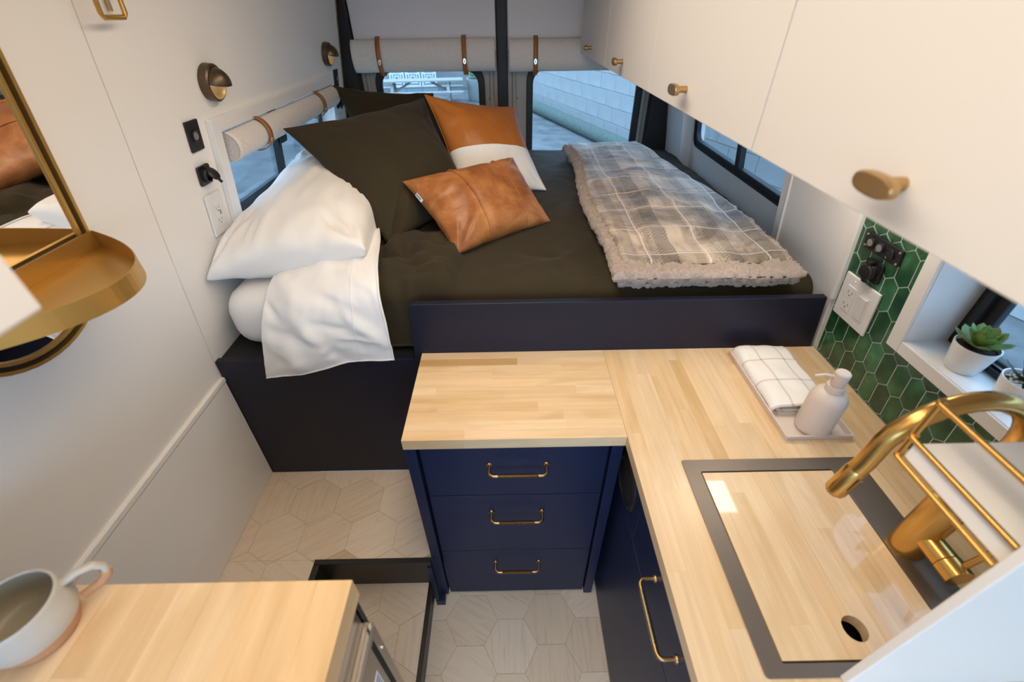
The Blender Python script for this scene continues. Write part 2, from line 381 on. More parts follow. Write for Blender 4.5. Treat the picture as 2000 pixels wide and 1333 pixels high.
def staves(parent, mesh, x0, x1, y0, y1, z0, z1, axis, w, lens=(0.25, 0.6), name='stave', hole=None):
    o0 = ORG[parent.name]
    a0, a1 = (y0, y1) if axis == 'x' else (x0, x1); c0, c1 = (x0, x1) if axis == 'x' else (y0, y1)
    n = max(1, round((a1 - a0) / w)); ww = (a1 - a0) / n
    for k in range(n):
        s0 = a0 + k * ww; s1 = s0 + ww
        for q0, q1 in zip(*(lambda l: (l[:-1], l[1:]))(cells(c0, c1, lens, random.uniform(0, 0.4)))):
            ob = bpy.data.objects.new(name, mesh); COL.objects.link(ob); ob.parent = parent
            g = 0.00005
            if axis == 'x': bb = (q0 + g, q1 - g, s0 + g, s1 - g)
            else: bb = (s0 + g, s1 - g, q0 + g, q1 - g)
            ob.location = Vector(((bb[0] + bb[1]) / 2, (bb[2] + bb[3]) / 2, (z0 + z1) / 2)) - o0
            ob.scale = (bb[1] - bb[0], bb[3] - bb[2], z1 - z0)
def clip(poly, ax, val, keep_ge):
    out = []
    for i in range(len(poly)):
        a, b = poly[i], poly[(i + 1) % len(poly)]
        ia = (a[ax] >= val) if keep_ge else (a[ax] <= val); ib = (b[ax] >= val) if keep_ge else (b[ax] <= val)
        if ia: out.append(a)
        if ia != ib:
            t = (val - a[ax]) / (b[ax] - a[ax]); out.append((a[0] + (b[0] - a[0]) * t, a[1] + (b[1] - a[1]) * t))
    return out
def area(p): return abs(sum(p[i][0] * p[(i + 1) % len(p)][1] - p[(i + 1) % len(p)][0] * p[i][1] for i in range(len(p)))) / 2 if len(p) > 2 else 0

# van wall profile: the sides lean inwards towards the roof
PROF = [(-0.2, -.905), (.29, -.902), (.83, -.884), (1.113, -.852), (1.299, -.826), (1.459, -.803), (1.59, -.786), (1.8, -.755), (1.96, -.725)]
def lw(z):
    if z <= PROF[0][0]: return PROF[0][1]
    for (a, b), (c, d) in zip(PROF[:-1], PROF[1:]):
        if z <= c: return b + (d - b) * (z - a) / (c - a)
    return PROF[-1][1]
def rw(z): return -lw(z) + .012
def wallM(side, y, z, off=0.0):
    d = 0.02
    if side < 0:
        T = Vector((lw(z + d) - lw(z - d), 0, 2 * d)); T.normalize(); A = Vector((0, 1, 0)); P = Vector((lw(z), y, z))
    else:
        T = Vector((rw(z + d) - rw(z - d), 0, 2 * d)); T.normalize(); A = Vector((0, -1, 0)); P = Vector((rw(z), y, z))
    Nn = A.cross(T)
    P = P + Nn * off
    return Matrix(((A.x, T.x, Nn.x, P.x), (A.y, T.y, Nn.y, P.y), (A.z, T.z, Nn.z, P.z), (0, 0, 0, 1)))
def wallgrid(side, ys, zs, hole=None, off=0.0, th=0.03):
    """wall skin with thickness; hole = list of (y0,y1,z0,z1)"""
    b = B(); V = {}
    f = (lambda z: lw(z) - off) if side < 0 else (lambda z: rw(z) + off)
    sgn = -1 if side < 0 else 1
    for k in (0, 1):
        for i, y in enumerate(ys):
            for j, z in enumerate(zs): V[k, i, j] = b.bm.verts.new((f(z) + sgn * th * k, y, z))
    ny, nzz = len(ys), len(zs)
    def solid(i, j):
        if i < 0 or j < 0 or i >= ny - 1 or j >= nzz - 1: return False
        yc = (ys[i] + ys[i + 1]) / 2; zc = (zs[j] + zs[j + 1]) / 2
        return not any(h[0] < yc < h[1] and h[2] < zc < h[3] for h in (hole or []))
    for i in range(ny - 1):
        for j in range(nzz - 1):
            if not solid(i, j): continue
            for k in (0, 1): b.bm.faces.new([V[k, i, j], V[k, i + 1, j], V[k, i + 1, j + 1], V[k, i, j + 1]])
            for (di, dj, e0, e1) in ((-1, 0, (i, j), (i, j + 1)), (1, 0, (i + 1, j), (i + 1, j + 1)), (0, -1, (i, j), (i + 1, j)), (0, 1, (i, j + 1), (i + 1, j + 1))):
                if not solid(i + di, j + dj): b.bm.faces.new([V[0, *e0], V[0, *e1], V[1, *e1], V[1, *e0]])
    return b
def zlist(z0, z1, extra=(), n=16):
    s = set([round(z0 + (z1 - z0) * i / n, 4) for i in range(n + 1)])
    for e in extra:
        s = {q for q in s if abs(q - e) > 0.004 or q in (z0, z1)}; s.add(e)
    return sorted(s)

# ================================================================== STRUCTURE
YF = -1.35   # front end of the living space
YR = 2.60    # rear door plane
HEX = 0.0885
def hexmesh(rot):
    bm = bmesh.new(); s = HEX - 0.0006
    lo = [bm.verts.new((s * math.cos(math.radians(60 * i + rot)), s * math.sin(math.radians(60 * i + rot)), 0)) for i in range(6)]
    hi = [bm.verts.new((v.co.x * 0.997, v.co.y * 0.997, 0.003)) for v in lo]
    bm.faces.new(hi)
    for i in range(6): bm.faces.new([lo[i], lo[(i + 1) % 6], hi[(i + 1) % 6], hi[i]])
    me = bpy.data.meshes.new('hex_tile'); bm.to_mesh(me); bm.free(); me.materials.append(M['hex']); return me
def hexfloor(parent, x0, x1, y0, y1, z, cx, cy, pointy):
    """hexagon tiles clipped to the floor rectangle"""
    s = HEX; full = hexmesh(30 if pointy else 0); o0 = ORG[parent.name]
    for i in range(-14, 15):
        for j in range(-14, 15):
            if pointy: x = cx + s * math.sqrt(3) * (i + 0.5 * (j & 1)); y = cy + 1.5 * s * j
            else: x = cx + 1.5 * s * i; y = cy + s * math.sqrt(3) * (j + 0.5 * (i & 1))
            if x < x0 - s or x > x1 + s or y < y0 - s or y > y1 + s: continue
            r0 = 30 if pointy else 0
            p = [(x + (s - .0006) * math.cos(math.radians(60 * k + r0)), y + (s - .0006) * math.sin(math.radians(60 * k + r0))) for k in range(6)]
            q = clip(clip(clip(clip(p, 0, x0, True), 0, x1, False), 1, y0, True), 1, y1, False)
            a = area(q)
            if a < 2e-4: continue
            if a > 0.999 * area(p):
                ob = bpy.data.objects.new('tile', full); COL.objects.link(ob); ob.parent = parent; ob.location = Vector((x, y, z - 0.003)) - o0
            else:
                fin(B().prism(q, (z - 0.003, z)), 'tile', 'hex', parent)
# lower floor
fl = sroot('floor', (0, 0, -0.003), 'pale hexagon tiled aisle floor')
bx('floor_base', 'floorgrout', fl, -0.93, 0.93, YF, 0.72, -0.06, -0.0015)
hexfloor(fl, -0.289, 0.285, -0.25, 0.70, 0.0, -0.018, 0.516, False)
fs = sroot('floor_step', (-0.6, 0.2, 0.1), 'hexagon tiled entry step with black nosing')
bx('step_base', 'floorgrout', fs, -0.902, -0.291, -0.9, 0.666, -0.001, 0.1235)
hexfloor(fs, -0.63, -0.29, 0.12, 0.665, 0.125, -0.695 + 0.1, 0.871 - 0.38, True)
bx('nosing', 'black', fs, -0.2905, -0.276, -0.9, 0.666, 0.106, 0.127, 0.001)
bx('riser', 'black', fs, -0.2905, -0.286, -0.9, 0.66, 0.0, 0.108)
fp = sroot('floor_platform', (-0.6, 0.8, 0.29), 'raised hexagon tiled floor in front of the bed')
bx('platform_base', 'floorgrout', fp, -0.902, -0.264, 0.6655, 0.991, 0.0, 0.2915)
bx('platform_side', 'floorgrout', fp, -0.902, -0.622, -0.9, 0.6650, 0.1255, 0.2915)
hexfloor(fp, -0.902, -0.2635, 0.663, 0.991, 0.293, -0.695, 0.871, True)
hexfloor(fp, -0.902, -0.624, 0.30, 0.6625, 0.293, -0.695, 0.871, True)
bx('nosing', 'black', fp, -0.6245, -0.262, 0.647, 0.6635, 0.272, 0.2955, 0.001)
bx('nosing', 'black', fp, -0.6245, -0.606, -0.9, 0.646, 0.272, 0.2955, 0.001)
bx('riser', 'black', fp, -0.620, -0.2626, 0.661, 0.6652, 0.1275, 0.272)
bx('riser', 'black', fp, -0.2855, -0.2626, 0.661, 0.6652, 0.001, 0.1270)
bx('riser', 'black', fp, -0.6215, -0.617, -0.9, 0.6605, 0.1255, 0.273)

# left wall: two panels with a dark joint between, window opening
WL = (1.322, 2.285, 1.115, 1.395)
wl = sroot('wall_left', (-0.9, 0.6, 0), 'off white wall panel that leans inwards, left side')
DOORL = (-1.25, -1.20, 0.20, 0.21)
b = wallgrid(-1, sorted([YF, DOORL[0], DOORL[1], -0.1, 0.3, 0.9905]), zlist(-0.05, 1.96, (DOORL[2], DOORL[3])), [DOORL]); fin(b, 'wall_panel', 'wall', wl, smooth=True)
b = wallgrid(-1, sorted([0.9925, WL[0], 1.6, WL[1], 2.50]), zlist(-0.05, 1.96, (WL[2], WL[3])), [WL], th=0.06); fin(b, 'wall_panel', 'wall', wl, smooth=True)
b = wallgrid(-1, [0.97, 1.01], zlist(-0.05, 1.96), None, off=0.031, th=0.01); fin(b, 'joint_backing', 'doormetal', wl)
t1 = B()
zs = [0.757, 0.773]
t1.box(lw(.765) - 0.02, lw(.765) + 0.010, -0.2, 0.9905, 0.757, 0.773, 0.002)
struct(fin(t1, 'trim_1', 'trimw'), 'white ledge strip along the lower left wall')
bx_l = B(wallM(-1, 0.42, 0.52, 0.002)); bx_l.box(-0.57, 0.57, -0.225, 0.234, 0, 0.004)
fin(bx_l, 'lower_panel', 'wall', wl)

# left window: trim frame, glass, black mullion
w1 = sroot('window_1', (-0.84, 1.8, 1.1), 'left side window with black sliding frame')
yc = (WL[0] + WL[1]) / 2; zc = (WL[2] + WL[3]) / 2
b = B(wallM(-1, yc, zc)); hw = (WL[1] - WL[0]) / 2; hh = (WL[3] - WL[2]) / 2
b.ring(rrect(-hw - .040, hw + .036, -hh - .04, hh + .036, 0.003), rrect(-hw, hw, -hh, hh, 0.002), (0.0005, 0.017))
fin(b, 'window_trim', 'trimw', w1, bevel=0.002)
b = B(wallM(-1, yc, zc, -0.058)); b.ring(rrect(-hw - .01, hw + .01, -hh - .01, hh + .01, 0.01), rrect(-hw + .02, hw - .02, -hh + .030, hh - .02, 0.03), (0.0, 0.012)); fin(b, 'window_frame', 'rubber', w1)
b = B(wallM(-1, yc, zc, -0.058)); b.box(-0.040, -0.012, -hh, hh, 0.002, 0.022); b.box(-0.012, 0.004, -hh, hh, 0.0, 0.012); fin(b, 'mullion', 'rubber', w1)
b = B(wallM(-1, yc, zc, -0.058)); b.box(-0.030, 0.020, 0.0, 0.085, 0.0225, 0.034, 0.003); b.box(0.020, 0.028, 0.01, 0.075, 0.0225, 0.030); fin(b, 'latch', 'rubber', w1)
b = B(wallM(-1, yc, zc, -0.056)); b.box(-hw + .018, -0.0121, -hh + .028, hh - .018, 0.003, 0.006); fin(b, 'pane', 'glass', w1)
b = B(wallM(-1, yc, zc, -0.056)); b.box(0.0045, hw - .018, -hh + .028, hh - .018, 0.003, 0.006); fin(b, 'pane', 'glass', w1)
for (za, zb, nm) in ((WL[2] - .055, WL[2], 'sill_lining'), (WL[3], WL[3] + .03, 'head_lining')):
    pass

# right wall
NI = (0.10, 0.747, 1.058, 1.40)      # kitchen window niche opening
WR = (1.345, 2.30, 0.80, 1.47)     # bed window bay
DOORR = (-1.25, -1.2, 0.75, 0.76)
wr = sroot('wall_right', (0.9, 0.6, 0), 'right side wall with green tiled backsplash')
b = wallgrid(1, sorted([YF, DOORR[0], DOORR[1], NI[0], NI[1], 0.990]), zlist(-0.05, 1.96, (NI[2], NI[3], DOORR[2], DOORR[3])), [NI, DOORR], off=0.0010); fin(b, 'tile_backing', ['grout'], wr, smooth=True)
b = wallgrid(1, sorted([0.991, 1.29, 1.291, WR[0], WR[1], 2.50]), zlist(-0.05, 1.96, (WR[2], WR[3])), [WR], th=0.03); fin(b, 'wall_panel', 'wall', wr, smooth=True)
# bay around the right bed window
RB = 0.050
WIN = (1.30, 2.235, 1.108, 1.40)
b = wallgrid(1, sorted([1.30, 1.345, WIN[1] - .02, 2.32]), zlist(0.78, 1.49, (WIN[2] + .02, WIN[3] - .02)), [(1.30, WIN[1] - .02, WIN[2] + .02, WIN[3] - .02)], off=RB, th=0.03); fin(b, 'bay_panel', 'wall', wr, smooth=True)
for y0 in (WR[0] - 0.002, WR[1]):
    P = [[(rw(z) + dx, y0 + (0.0 if y0 < 2 else -0.0), z) for dx in (0.001, RB)] for z in (0.80, 1.0, 1.2, 1.47)]
    b = B(); b.grid([[Vector(p) for p in r] for r in P]); b.sm = False
    o = fin(b, 'bay_return', 'wall', wr); md = o.modifiers.new('thick', 'SOLIDIFY'); md.thickness = 0.004
tr = B()
P = [[(rw(z) - 0.001, y, z) for y in (1.300, 1.3035, 1.307)] for z in (0.8, 1.0, 1.2, 1.47)]
for r in P: r[1] = (r[1][0] - 0.004, r[1][1], r[1][2])
tr.grid([[Vector(p) for p in r] for r in P]); o = struct(fin(tr, 'trim_2', 'trimw'), 'thin white bead on the wall beside the right bed window'); md = o.modifiers.new('thick', 'SOLIDIFY'); md.thickness = 0.004
b = B()
b.grid([[Vector((rw(z) - dx, y, z)) for (dx, y) in ((0.0, 0.978), (0.009, 0.978), (0.009, 0.9905), (0.0, 0.9905))] for z in (1.022, 1.1, 1.2, 1.3, 1.48)]); b.sm = False
struct(fin(b, 'trim_3', 'trimw'), 'white corner bead between green tiles and bed wall')

# green picket tiles on the right wall
p_, sd, ap, rowd = 0.0422, 0.0625, 0.0145, 0.0767
g_ = 0.0013
def picket(cy, cz):
    h = p_ / 2 - g_; return [(cy - h, cz - sd / 2 + g_ * .3), (cy, cz - sd / 2 - ap + g_ * 1.2), (cy + h, cz - sd / 2 + g_ * .3), (cy + h, cz + sd / 2 - g_ * .3), (cy, cz + sd / 2 + ap - g_ * 1.2), (cy - h, cz + sd / 2 - g_ * .3)]
for r in range(-2, 7):
    cz = 0.967 + r * rowd
    for k in range(-6, 16):
        cy = 0.798 - (k + (0.5 if r % 2 else 0)) * p_
        poly = picket(cy, cz)
        poly = clip(clip(clip(poly, 0, 0.977, False), 1, 0.8525, True), 1, 1.482, False)
        poly = clip(poly, 0, 0.25, True)
        if area(poly) < 3e-5: continue
        pcs = [clip(poly, 0, 0.765, True), clip(clip(poly, 0, 0.765, False), 1, 1.045, False)]
        pcs = [q for q in pcs if area(q) > 3e-5]
        if not pcs: continue
        if len(pcs) == 2 and abs(area(pcs[0]) + area(pcs[1]) - area(poly)) < 1e-7: pcs = [poly]
        b = B()
        for q in pcs:
            n = len(q); cxx = sum(v[0] for v in q) / n; cyy = sum(v[1] for v in q) / n
            lo = [b.v((rw(z) + 0.0030, y, z)) for y, z in q]
            mid = [b.v((rw(z) + 0.0002, y, z)) for y, z in q]
            hi = [b.v((rw(z) - 0.0004, cxx + (y - cxx) * 0.97, cyy + (z - cyy) * 0.985)) for y, z in q]
            for A1, A2 in ((lo, mid), (mid, hi)):
                for i in range(n): b.bm.faces.new([A1[i], A1[(i + 1) % n], A2[(i + 1) % n], A2[i]])
            b.bm.faces.new(hi)
        fin(b, 'tile', 'green', wr)

# kitchen window niche
w3 = sroot('window_3', (0.9, 0.5, 1.05), 'deep white niche window behind the sink')
b = B(wallM(1, 0.43, 1.23)); 
z0n, z1n = NI[2], NI[3]
def strip(ya, yb, za, zb, d0, d1, nm, m='trimw'):
    b = B()
    pts = [(ya, za), (yb, za), (yb, zb), (ya, zb)]
    lo = [b.v((rw(z) - d0, y, z)) for y, z in pts]; hi = [b.v((rw(z) - d1, y, z)) for y, z in pts]
    b.bm.faces.new(lo); b.bm.faces.new(hi)
    for i in range(4): b.bm.faces.new([lo[i], lo[(i + 1) % 4], hi[(i + 1) % 4], hi[i]])
    return fin(b, nm, m, w3, bevel=0.0015)
strip(NI[1], 0.780, 1.028, 1.43, -0.003, 0.007, 'window_trim'); strip(0.07, NI[1] - .0004, 1.028, NI[2], -0.003, 0.007, 'window_trim')
ND = 0.962
def nprism(nm, pts, y0, y1):
    b = B(Matrix(((1, 0, 0, 0), (0, 0, 1, 0), (0, 1, 0, 0), (0, 0, 0, 1)))); b.prism(pts, (y0, y1)); return fin(b, nm, 'trimw', w3)
nprism('niche_sill', [(rw(NI[2]) - .002, NI[2] - .02), (ND + .02, NI[2] - .02), (ND + .02, NI[2] + .0015), (rw(NI[2]) - .002, NI[2] + .0015)], NI[0], NI[1] + .012)
nprism('niche_side', [(rw(NI[2]) - .002, NI[2] + .0016), (ND + .02, NI[2] + .0016), (ND + .02, 1.40), (rw(1.40) - .002, 1.40), (rw(1.2) - .002, 1.2)], NI[1] - .0015, NI[1] + .012)
nprism('niche_head', [(rw(1.40) - .002, 1.4003), (ND + .02, 1.4003), (ND + .02, 1.42), (rw(1.42) - .002, 1.42)], NI[0], NI[1] + .012)
b = B(Matrix(((0, 0, 1, ND), (1, 0, 0, 0), (0, 1, 0, 0), (0, 0, 0, 1))))
b.ring(rrect(0.09, NI[1], NI[2] + .001, 1.41, 0.005), rrect(0.14, NI[1] - .055, NI[2] + .030, 1.36, 0.05), (0.0, 0.018)); fin(b, 'window_frame', 'rubber', w3, bevel=0.003)
b = B(Matrix(((0, 0, 1, ND - .008), (1, 0, 0, 0), (0, 1, 0, 0), (0, 0, 0, 1))))
b.ring(rrect(0.115, NI[1] - .020, NI[2] + .006, 1.395, 0.06), rrect(0.125, NI[1] - .034, NI[2] + .016, 1.385, 0.05), (-0.004, 0.010)); fin(b, 'gasket', 'rubber', w3)
bx('window_track', 'chrome', w3, ND - .004, ND - .0005, 0.15, NI[1] - .045, NI[2] + .020, NI[2] + .024)
bx('pane', 'glass', w3, ND + .004, ND + .007, 0.10, NI[1] - .01, NI[2] + .01, 1.40)

# right bed window
w2 = sroot('window_2', (0.92, 1.8, 1.1), 'right bed window with black sliding frame')
yc = (WIN[0] + WIN[1]) / 2; zc = (WIN[2] + WIN[3]) / 2; hw = (WIN[1] - WIN[0]) / 2; hh = (WIN[3] - WIN[2]) / 2
b = B(wallM(1, yc, zc, -RB)); b.ring(rrect(-hw, hw, -hh, hh, 0.045), rrect(-hw + .030, hw - .030, -hh + .036, hh - .03, 0.035), (-0.01, 0.012)); fin(b, 'window_frame', 'rubber', w2, bevel=0.003)
b = B(wallM(1, yc, zc, -RB)); b.ring(rrect(-hw + .008, hw - .008, -hh + .008, hh - .008, 0.04), rrect(-hw + .016, hw - .016, -hh + .016, hh - .016, 0.035), (0.0125, 0.018)); fin(b, 'gasket', 'rubber', w2)
b = B(wallM(1, yc, zc, -RB)); b.box(0.002, 0.036, -hh + .02, hh - .02, -0.008, 0.014); fin(b, 'mullion', 'rubber', w2)
b = B(wallM(1, yc, zc, -RB)); b.box(-0.016, 0.0015, -0.02, 0.09, -0.004, 0.016, 0.002); fin(b, 'latch', 'rubber', w2)
b = B(wallM(1, yc, zc, -RB)); b.box(-hw + .025, 0.0015, -hh + .03, hh - .025, -0.009, -0.006); fin(b, 'pane', 'glass', w2)
b = B(wallM(1, yc, zc, -RB)); b.box(0.0365, hw - .025, -hh + .03, hh - .025, -0.009, -0.006); fin(b, 'pane', 'glass', w2)

# ceiling, front end
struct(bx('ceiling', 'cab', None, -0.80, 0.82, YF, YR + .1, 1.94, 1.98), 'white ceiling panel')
wf = sroot('wall_front', (0, YF, 0), 'front end of the cabin around the windscreen')
bx('wall_panel', 'wall', wf, -0.95, 0.96, YF - .04, YF, -0.06, 0.80); bx('wall_panel', 'wall', wf, -0.95, 0.96, YF - .04, YF, 1.80, 1.98)
bx('wall_pillar', 'wall', wf, -0.95, -0.80, YF - .04, YF, 0.8005, 1.7995); bx('wall_pillar', 'wall', wf, 0.80, 0.96, YF - .04, YF, 0.8005, 1.7995)

# rear doors
M_REAR = Matrix(((1, 0, 0, 0), (0, 0, -1, YR), (0, 1, 0, 0), (0, 0, 0, 1)))   # local x->X, y->Z, z->-Y
def rear_door(nm, x0, x1, gx0, gx1, label):
    d = sroot(nm, ((x0 + x1) / 2, YR, 0.6), label)
    gz0, gz1 = 0.86, 1.428
    b = B(M_REAR)
    o = [(x0, 0.55), (x1, 0.55), (x1, 1.94), (x0, 1.94)]
    b.ring(rrect(x0, x1, 0.55, 1.94, 0.004), rrect(gx0, gx1, gz0, gz1, 0.075), (-0.03, 0.0)); fin(b, 'door_shell', 'doormetal', d)
    b = B(M_REAR); b.ring(rrect(gx0 - .012, gx1 + .012, gz0 - .012, gz1 + .012, 0.085), rrect(gx0 + .022, gx1 - .022, gz0 + .022, gz1 - .022, 0.06), (-0.006, 0.014)); fin(b, 'gasket', 'rubber', d, bevel=0.004)
    b = B(M_REAR); b.prism(rrect(gx0 + .004, gx1 - .004, gz0 + .004, gz1 - .004, 0.08), (-0.014, -0.010)); fin(b, 'pane', 'glass', d)
    # pressed metal ribs beside the glass
    b = B(M_REAR)
    for xx in (x0 + .030, x1 - .030): b.tube([(xx, 0.9, 0.0), (xx, 1.5, 0.0)], 0.012, 10)
    fin(b, 'door_rib', 'doormetal', d)
    b = B(M_REAR); b.box(x0 + .002, x1 - .002, 1.49, 1.93, 0.0015, 0.030, 0.006); fin(b, 'upper_panel', 'doorpanel', d)
    return d
d1 = rear_door('door_1', -0.742, -0.046, -0.664, -0.124, 'left rear door with blind rolled up and rounded window')
d2 = rear_door('door_2', 0.010, 0.755, 0.116, 0.700, 'right rear door with rounded window and block wall behind')
for d, xs in ((d1, (-0.09,)), (d2, (0.055, 0.72))):
    for xx in xs:
        b = B(M_REAR); b.lathe([(0, 0.006), (0.004, 0.005), (0.006, 0)], 12, (xx, 1.28, 0.0008)); fin(b, 'screw_cap', 'grey', d)
rr_ = sroot('wall_rear', (0, YR, 0), 'black pillars and centre strip around the rear doors')
bx('pillar', 'deck', rr_, -0.905, -0.7435, 2.535, 2.66, 0.3, 1.94)
bx('pillar', 'deck', rr_, 0.7565, 0.925, 2.54, 2.66, 0.3, 1.94)
bx('centre_seal', 'rubber', rr_, -0.0455, 0.0095, 2.575, 2.66, 0.5, 1.94, 0.006)
bx('lower_panel', 'doormetal', rr_, -0.90, 0.92, 2.605, 2.65, -0.05, 0.549)
b = wallgrid(-1, [2.5005, 2.512], zlist(0.6, 1.94), None, off=-0.002, th=0.01); fin(b, 'jute_edging', 'jute', rr_)
b = wallgrid(1, [2.5005, 2.545], zlist(0.6, 1.94), None, off=0.0, th=0.03); fin(b, 'side_return', 'wall', rr_)
b = wallgrid(-1, [2.513, 2.534], zlist(0.6, 1.94), None, off=0.01, th=0.03); fin(b, 'side_return', 'deck', rr_)

# fill lamp added on the unseen ceiling, stretched long and wide for flatter light
t = thing('ceiling_fill_lamp', 'long warm fill lamp added on the unseen ceiling', 'lamp', (LX, 0.25, 1.925))
bx('lamp_channel', 'plastic', t, LX - .150, LX + .150, LY0, LY1, 1.926, 1.9398)
bx('lamp_diffuser', 'fill_diffuser', t, LX - .140, LX + .140, LY0 + .01, LY1 - .01, 1.9225, 1.9258)
ld = bpy.data.lights.new('ceiling_fill', 'AREA'); ld.shape = 'RECTANGLE'; ld.size = 0.27; ld.size_y = LY1 - LY0 - .02; ld.energy = STRIP_W; ld.color = WARM
lo = bpy.data.objects.new('ceiling_fill', ld); COL.objects.link(lo); lo.parent = t; lo.location = (0, (LY0 + LY1) / 2 - 0.25, 1.9205 - 1.925)

# ================================================================== BED
bb = thing('platform_bed', 'dark navy bed box with raised board behind the counter', 'bed', (-0.2, 1.0, 0.29))
pts = [(-0.893, 0.2935), (-0.262, 0.2935), (-0.262, 0.85), (-0.2615, 0.2935)]
b = B(Matrix(((1, 0, 0, 0), (0, 0, 1, 0.992), (0, 1, 0, 0), (0, 0, 0, 1))))
ol = [(-0.900, 0.2935), (0.868, 0.2935), (0.872, 0.85), (0.862, 1.020)]
rc = [(-0.264 + .010 * math.cos(math.radians(a)), 1.010 + .010 * math.sin(math.radians(a))) for a in (90, 120, 150, 180)]
nc = [(-0.304 + .010 * math.sin(math.radians(a)), 0.840 - 0.010 * math.cos(math.radians(a)) + 0.0) for a in (90, 60, 30, 0)]
ol += rc + [(-0.280, 0.842)] + [(-0.284, 0.833), (-0.292, 0.829)] + [(-0.882, 0.831)]
ol = [(-0.900, 0.2935), (0.868, 0.2935), (0.885, 0.85), (0.862, 1.020)] + [(-0.268, 1.020), (-0.275, 1.017), (-0.279, 1.010), (-0.285, 0.842), (-0.288, 0.834), (-0.296, 0.829), (-0.8825, 0.831)]
b.prism(ol, (0.0, 0.020)); fin(b, 'front_board', 'navyb', bb, bevel=0.0015)
bx('deck', 'deck', bb, -0.878, 0.90, 1.0125, 2.53, 0.80, 0.826)
bx('deck_support', 'deck', bb, -0.86, 0.86, 1.6, 1.62, 0.0, 0.7995)

# mattress
ma = B(); ma.box(-0.845, 0.868, 1.045, 2.505, 0.828, 1.015, 0.07, 6); 
for v in ma.bm.verts:
    v.co.z += 0.006 * nz(v.co.x * 4, v.co.y * 4, 1)
tag(fin(ma, 'mattress', 'white_cotton', smooth=True, autosmooth=180), 'white mattress bulging over the dark ledge at left', 'mattress')

# duvet: olive cloth over the bed, hanging a little at the near left corner
DSEG = [(-.10, 1.12, .18, 1.22, .006, .02), (-.02, 1.30, .24, 1.20, -.006, .025), (.05, 1.08, .20, 1.06, .005, .02), (.18, 1.40, .27, 1.75, .007, .03), (.20, 1.9, .26, 2.3, .006, .03), (.82, 1.2, .80, 1.9, -.010, .04), (.10, 1.16, .26, 1.34, .005, .015),
        (-.44, 1.12, -.22, 1.20, .012, .022), (-.40, 1.22, -.20, 1.12, -.010, .02), (-.36, 1.04, -.19, 1.10, .012, .018), (-.30, 1.28, -.19, 1.20, .010, .02), (-.33, 1.30, -.26, 1.05, -.010, .018)]
def duvet():
    NX, NY = 220, 200
    rows = []
    for i in range(NY):
        v = i / (NY - 1); row = []
        for j in range(NX):
            u = j / (NX - 1)
            x = lerp(-0.50, 0.864, u)
            hang = x < -0.20
            s = v * 1.72          # metres along the cloth from the far edge
            L1 = 1.40             # flat run
            yn = 1.028
            z = 1.034; y = 2.50 - s
            if s > L1:
                k = s - L1; r = 0.05
                a = min(k / r, math.pi / 2)
                y = yn + 0.065 - (2.50 - L1 - 0 - (2.5 - L1)) - r * math.sin(a) * 1.0
                y = (2.50 - L1) - r * math.sin(a)
                z = 1.034 - r * (1 - math.cos(a))
                rem = max(0, k - r * math.pi / 2)
                z -= min(rem, 0.135)
            # gentle relief
            top = 1.0 if s <= L1 else 0.4
            z += top * (0.012 * nz(x * 2.6, y * 2.6, 3) + 0.006 * nz(x * 7, y * 7, 5) + 0.0025 * nz(x * 20, y * 16, 9))
            z += top * 0.012 * sstep(1.1, 1.6, y) * sstep(2.5, 2.1, y) + top * crease(x, y, DSEG)
            # thick turned corner at the near left
            f = sstep(-0.150, -0.185, x - 0.03 * nz(y * 6, 2.2) - 0.02 * (y - 1.1)) * sstep(1.45, 1.33, y)
            lift = f * (0.042 + 0.018 * nz(x * 11, y * 9, 21) + 0.014 * nz(x * 22, y * 18, 4))
            if s <= L1: z += lift
            else:
                z += lift * 0.6 * max(0, 1 - (s - L1) / 0.15)
            z -= 0.024 * sstep(-0.365, -0.40, x)
            if s > L1 and x < -0.26:
                y += 0.016 * nz(x * 26, z * 7, 7) - 0.016
            x += 0.004 * nz(y * 9, x * 5, 8)
            row.append(Vector((x, y, z)))
        rows.append(row)
    b = B(); b.grid(rows)
    o = fin(b, 'duvet', 'olive', smooth=True, autosmooth=180); md = o.modifiers.new('thick', 'SOLIDIFY'); md.thickness = 0.006; md.offset = -1
    return o
tag(duvet(), 'olive green duvet spread over the bed', 'duvet')

# folded back white sheet with hem
ctrl = [
    [(-0.70, 1.34, 1.062), (-0.60, 1.36, 1.080), (-0.50, 1.37, 1.090), (-0.425, 1.36, 1.096)],
    [(-0.695, 1.20, 1.050), (-0.59, 1.21, 1.076), (-0.48, 1.22, 1.090), (-0.395, 1.24, 1.094)],
    [(-0.690, 1.09, 1.036), (-0.575, 1.085, 1.066), (-0.46, 1.09, 1.082), (-0.368, 1.09, 1.088)],
    [(-0.694, 1.020, 0.990), (-0.57, 1.000, 1.022), (-0.45, 1.000, 1.044), (-0.350, 1.000, 1.052)],
    [(-0.706, 0.982, 0.920), (-0.575, 0.965, 0.948), (-0.452, 0.968, 0.968), (-0.342, 0.975, 0.975)],
    [(-0.722, 0.974, 0.845), (-0.585, 0.952, 0.870), (-0.458, 0.962, 0.898), (-0.341, 0.972, 0.900)],
    [(-0.735, 0.970, 0.782), (-0.592, 0.958, 0.812), (-0.464, 0.966, 0.842), (-0.342, 0.972, 0.842)]]
NU, NV = 130, 110
P = surf(ctrl, NU, NV)
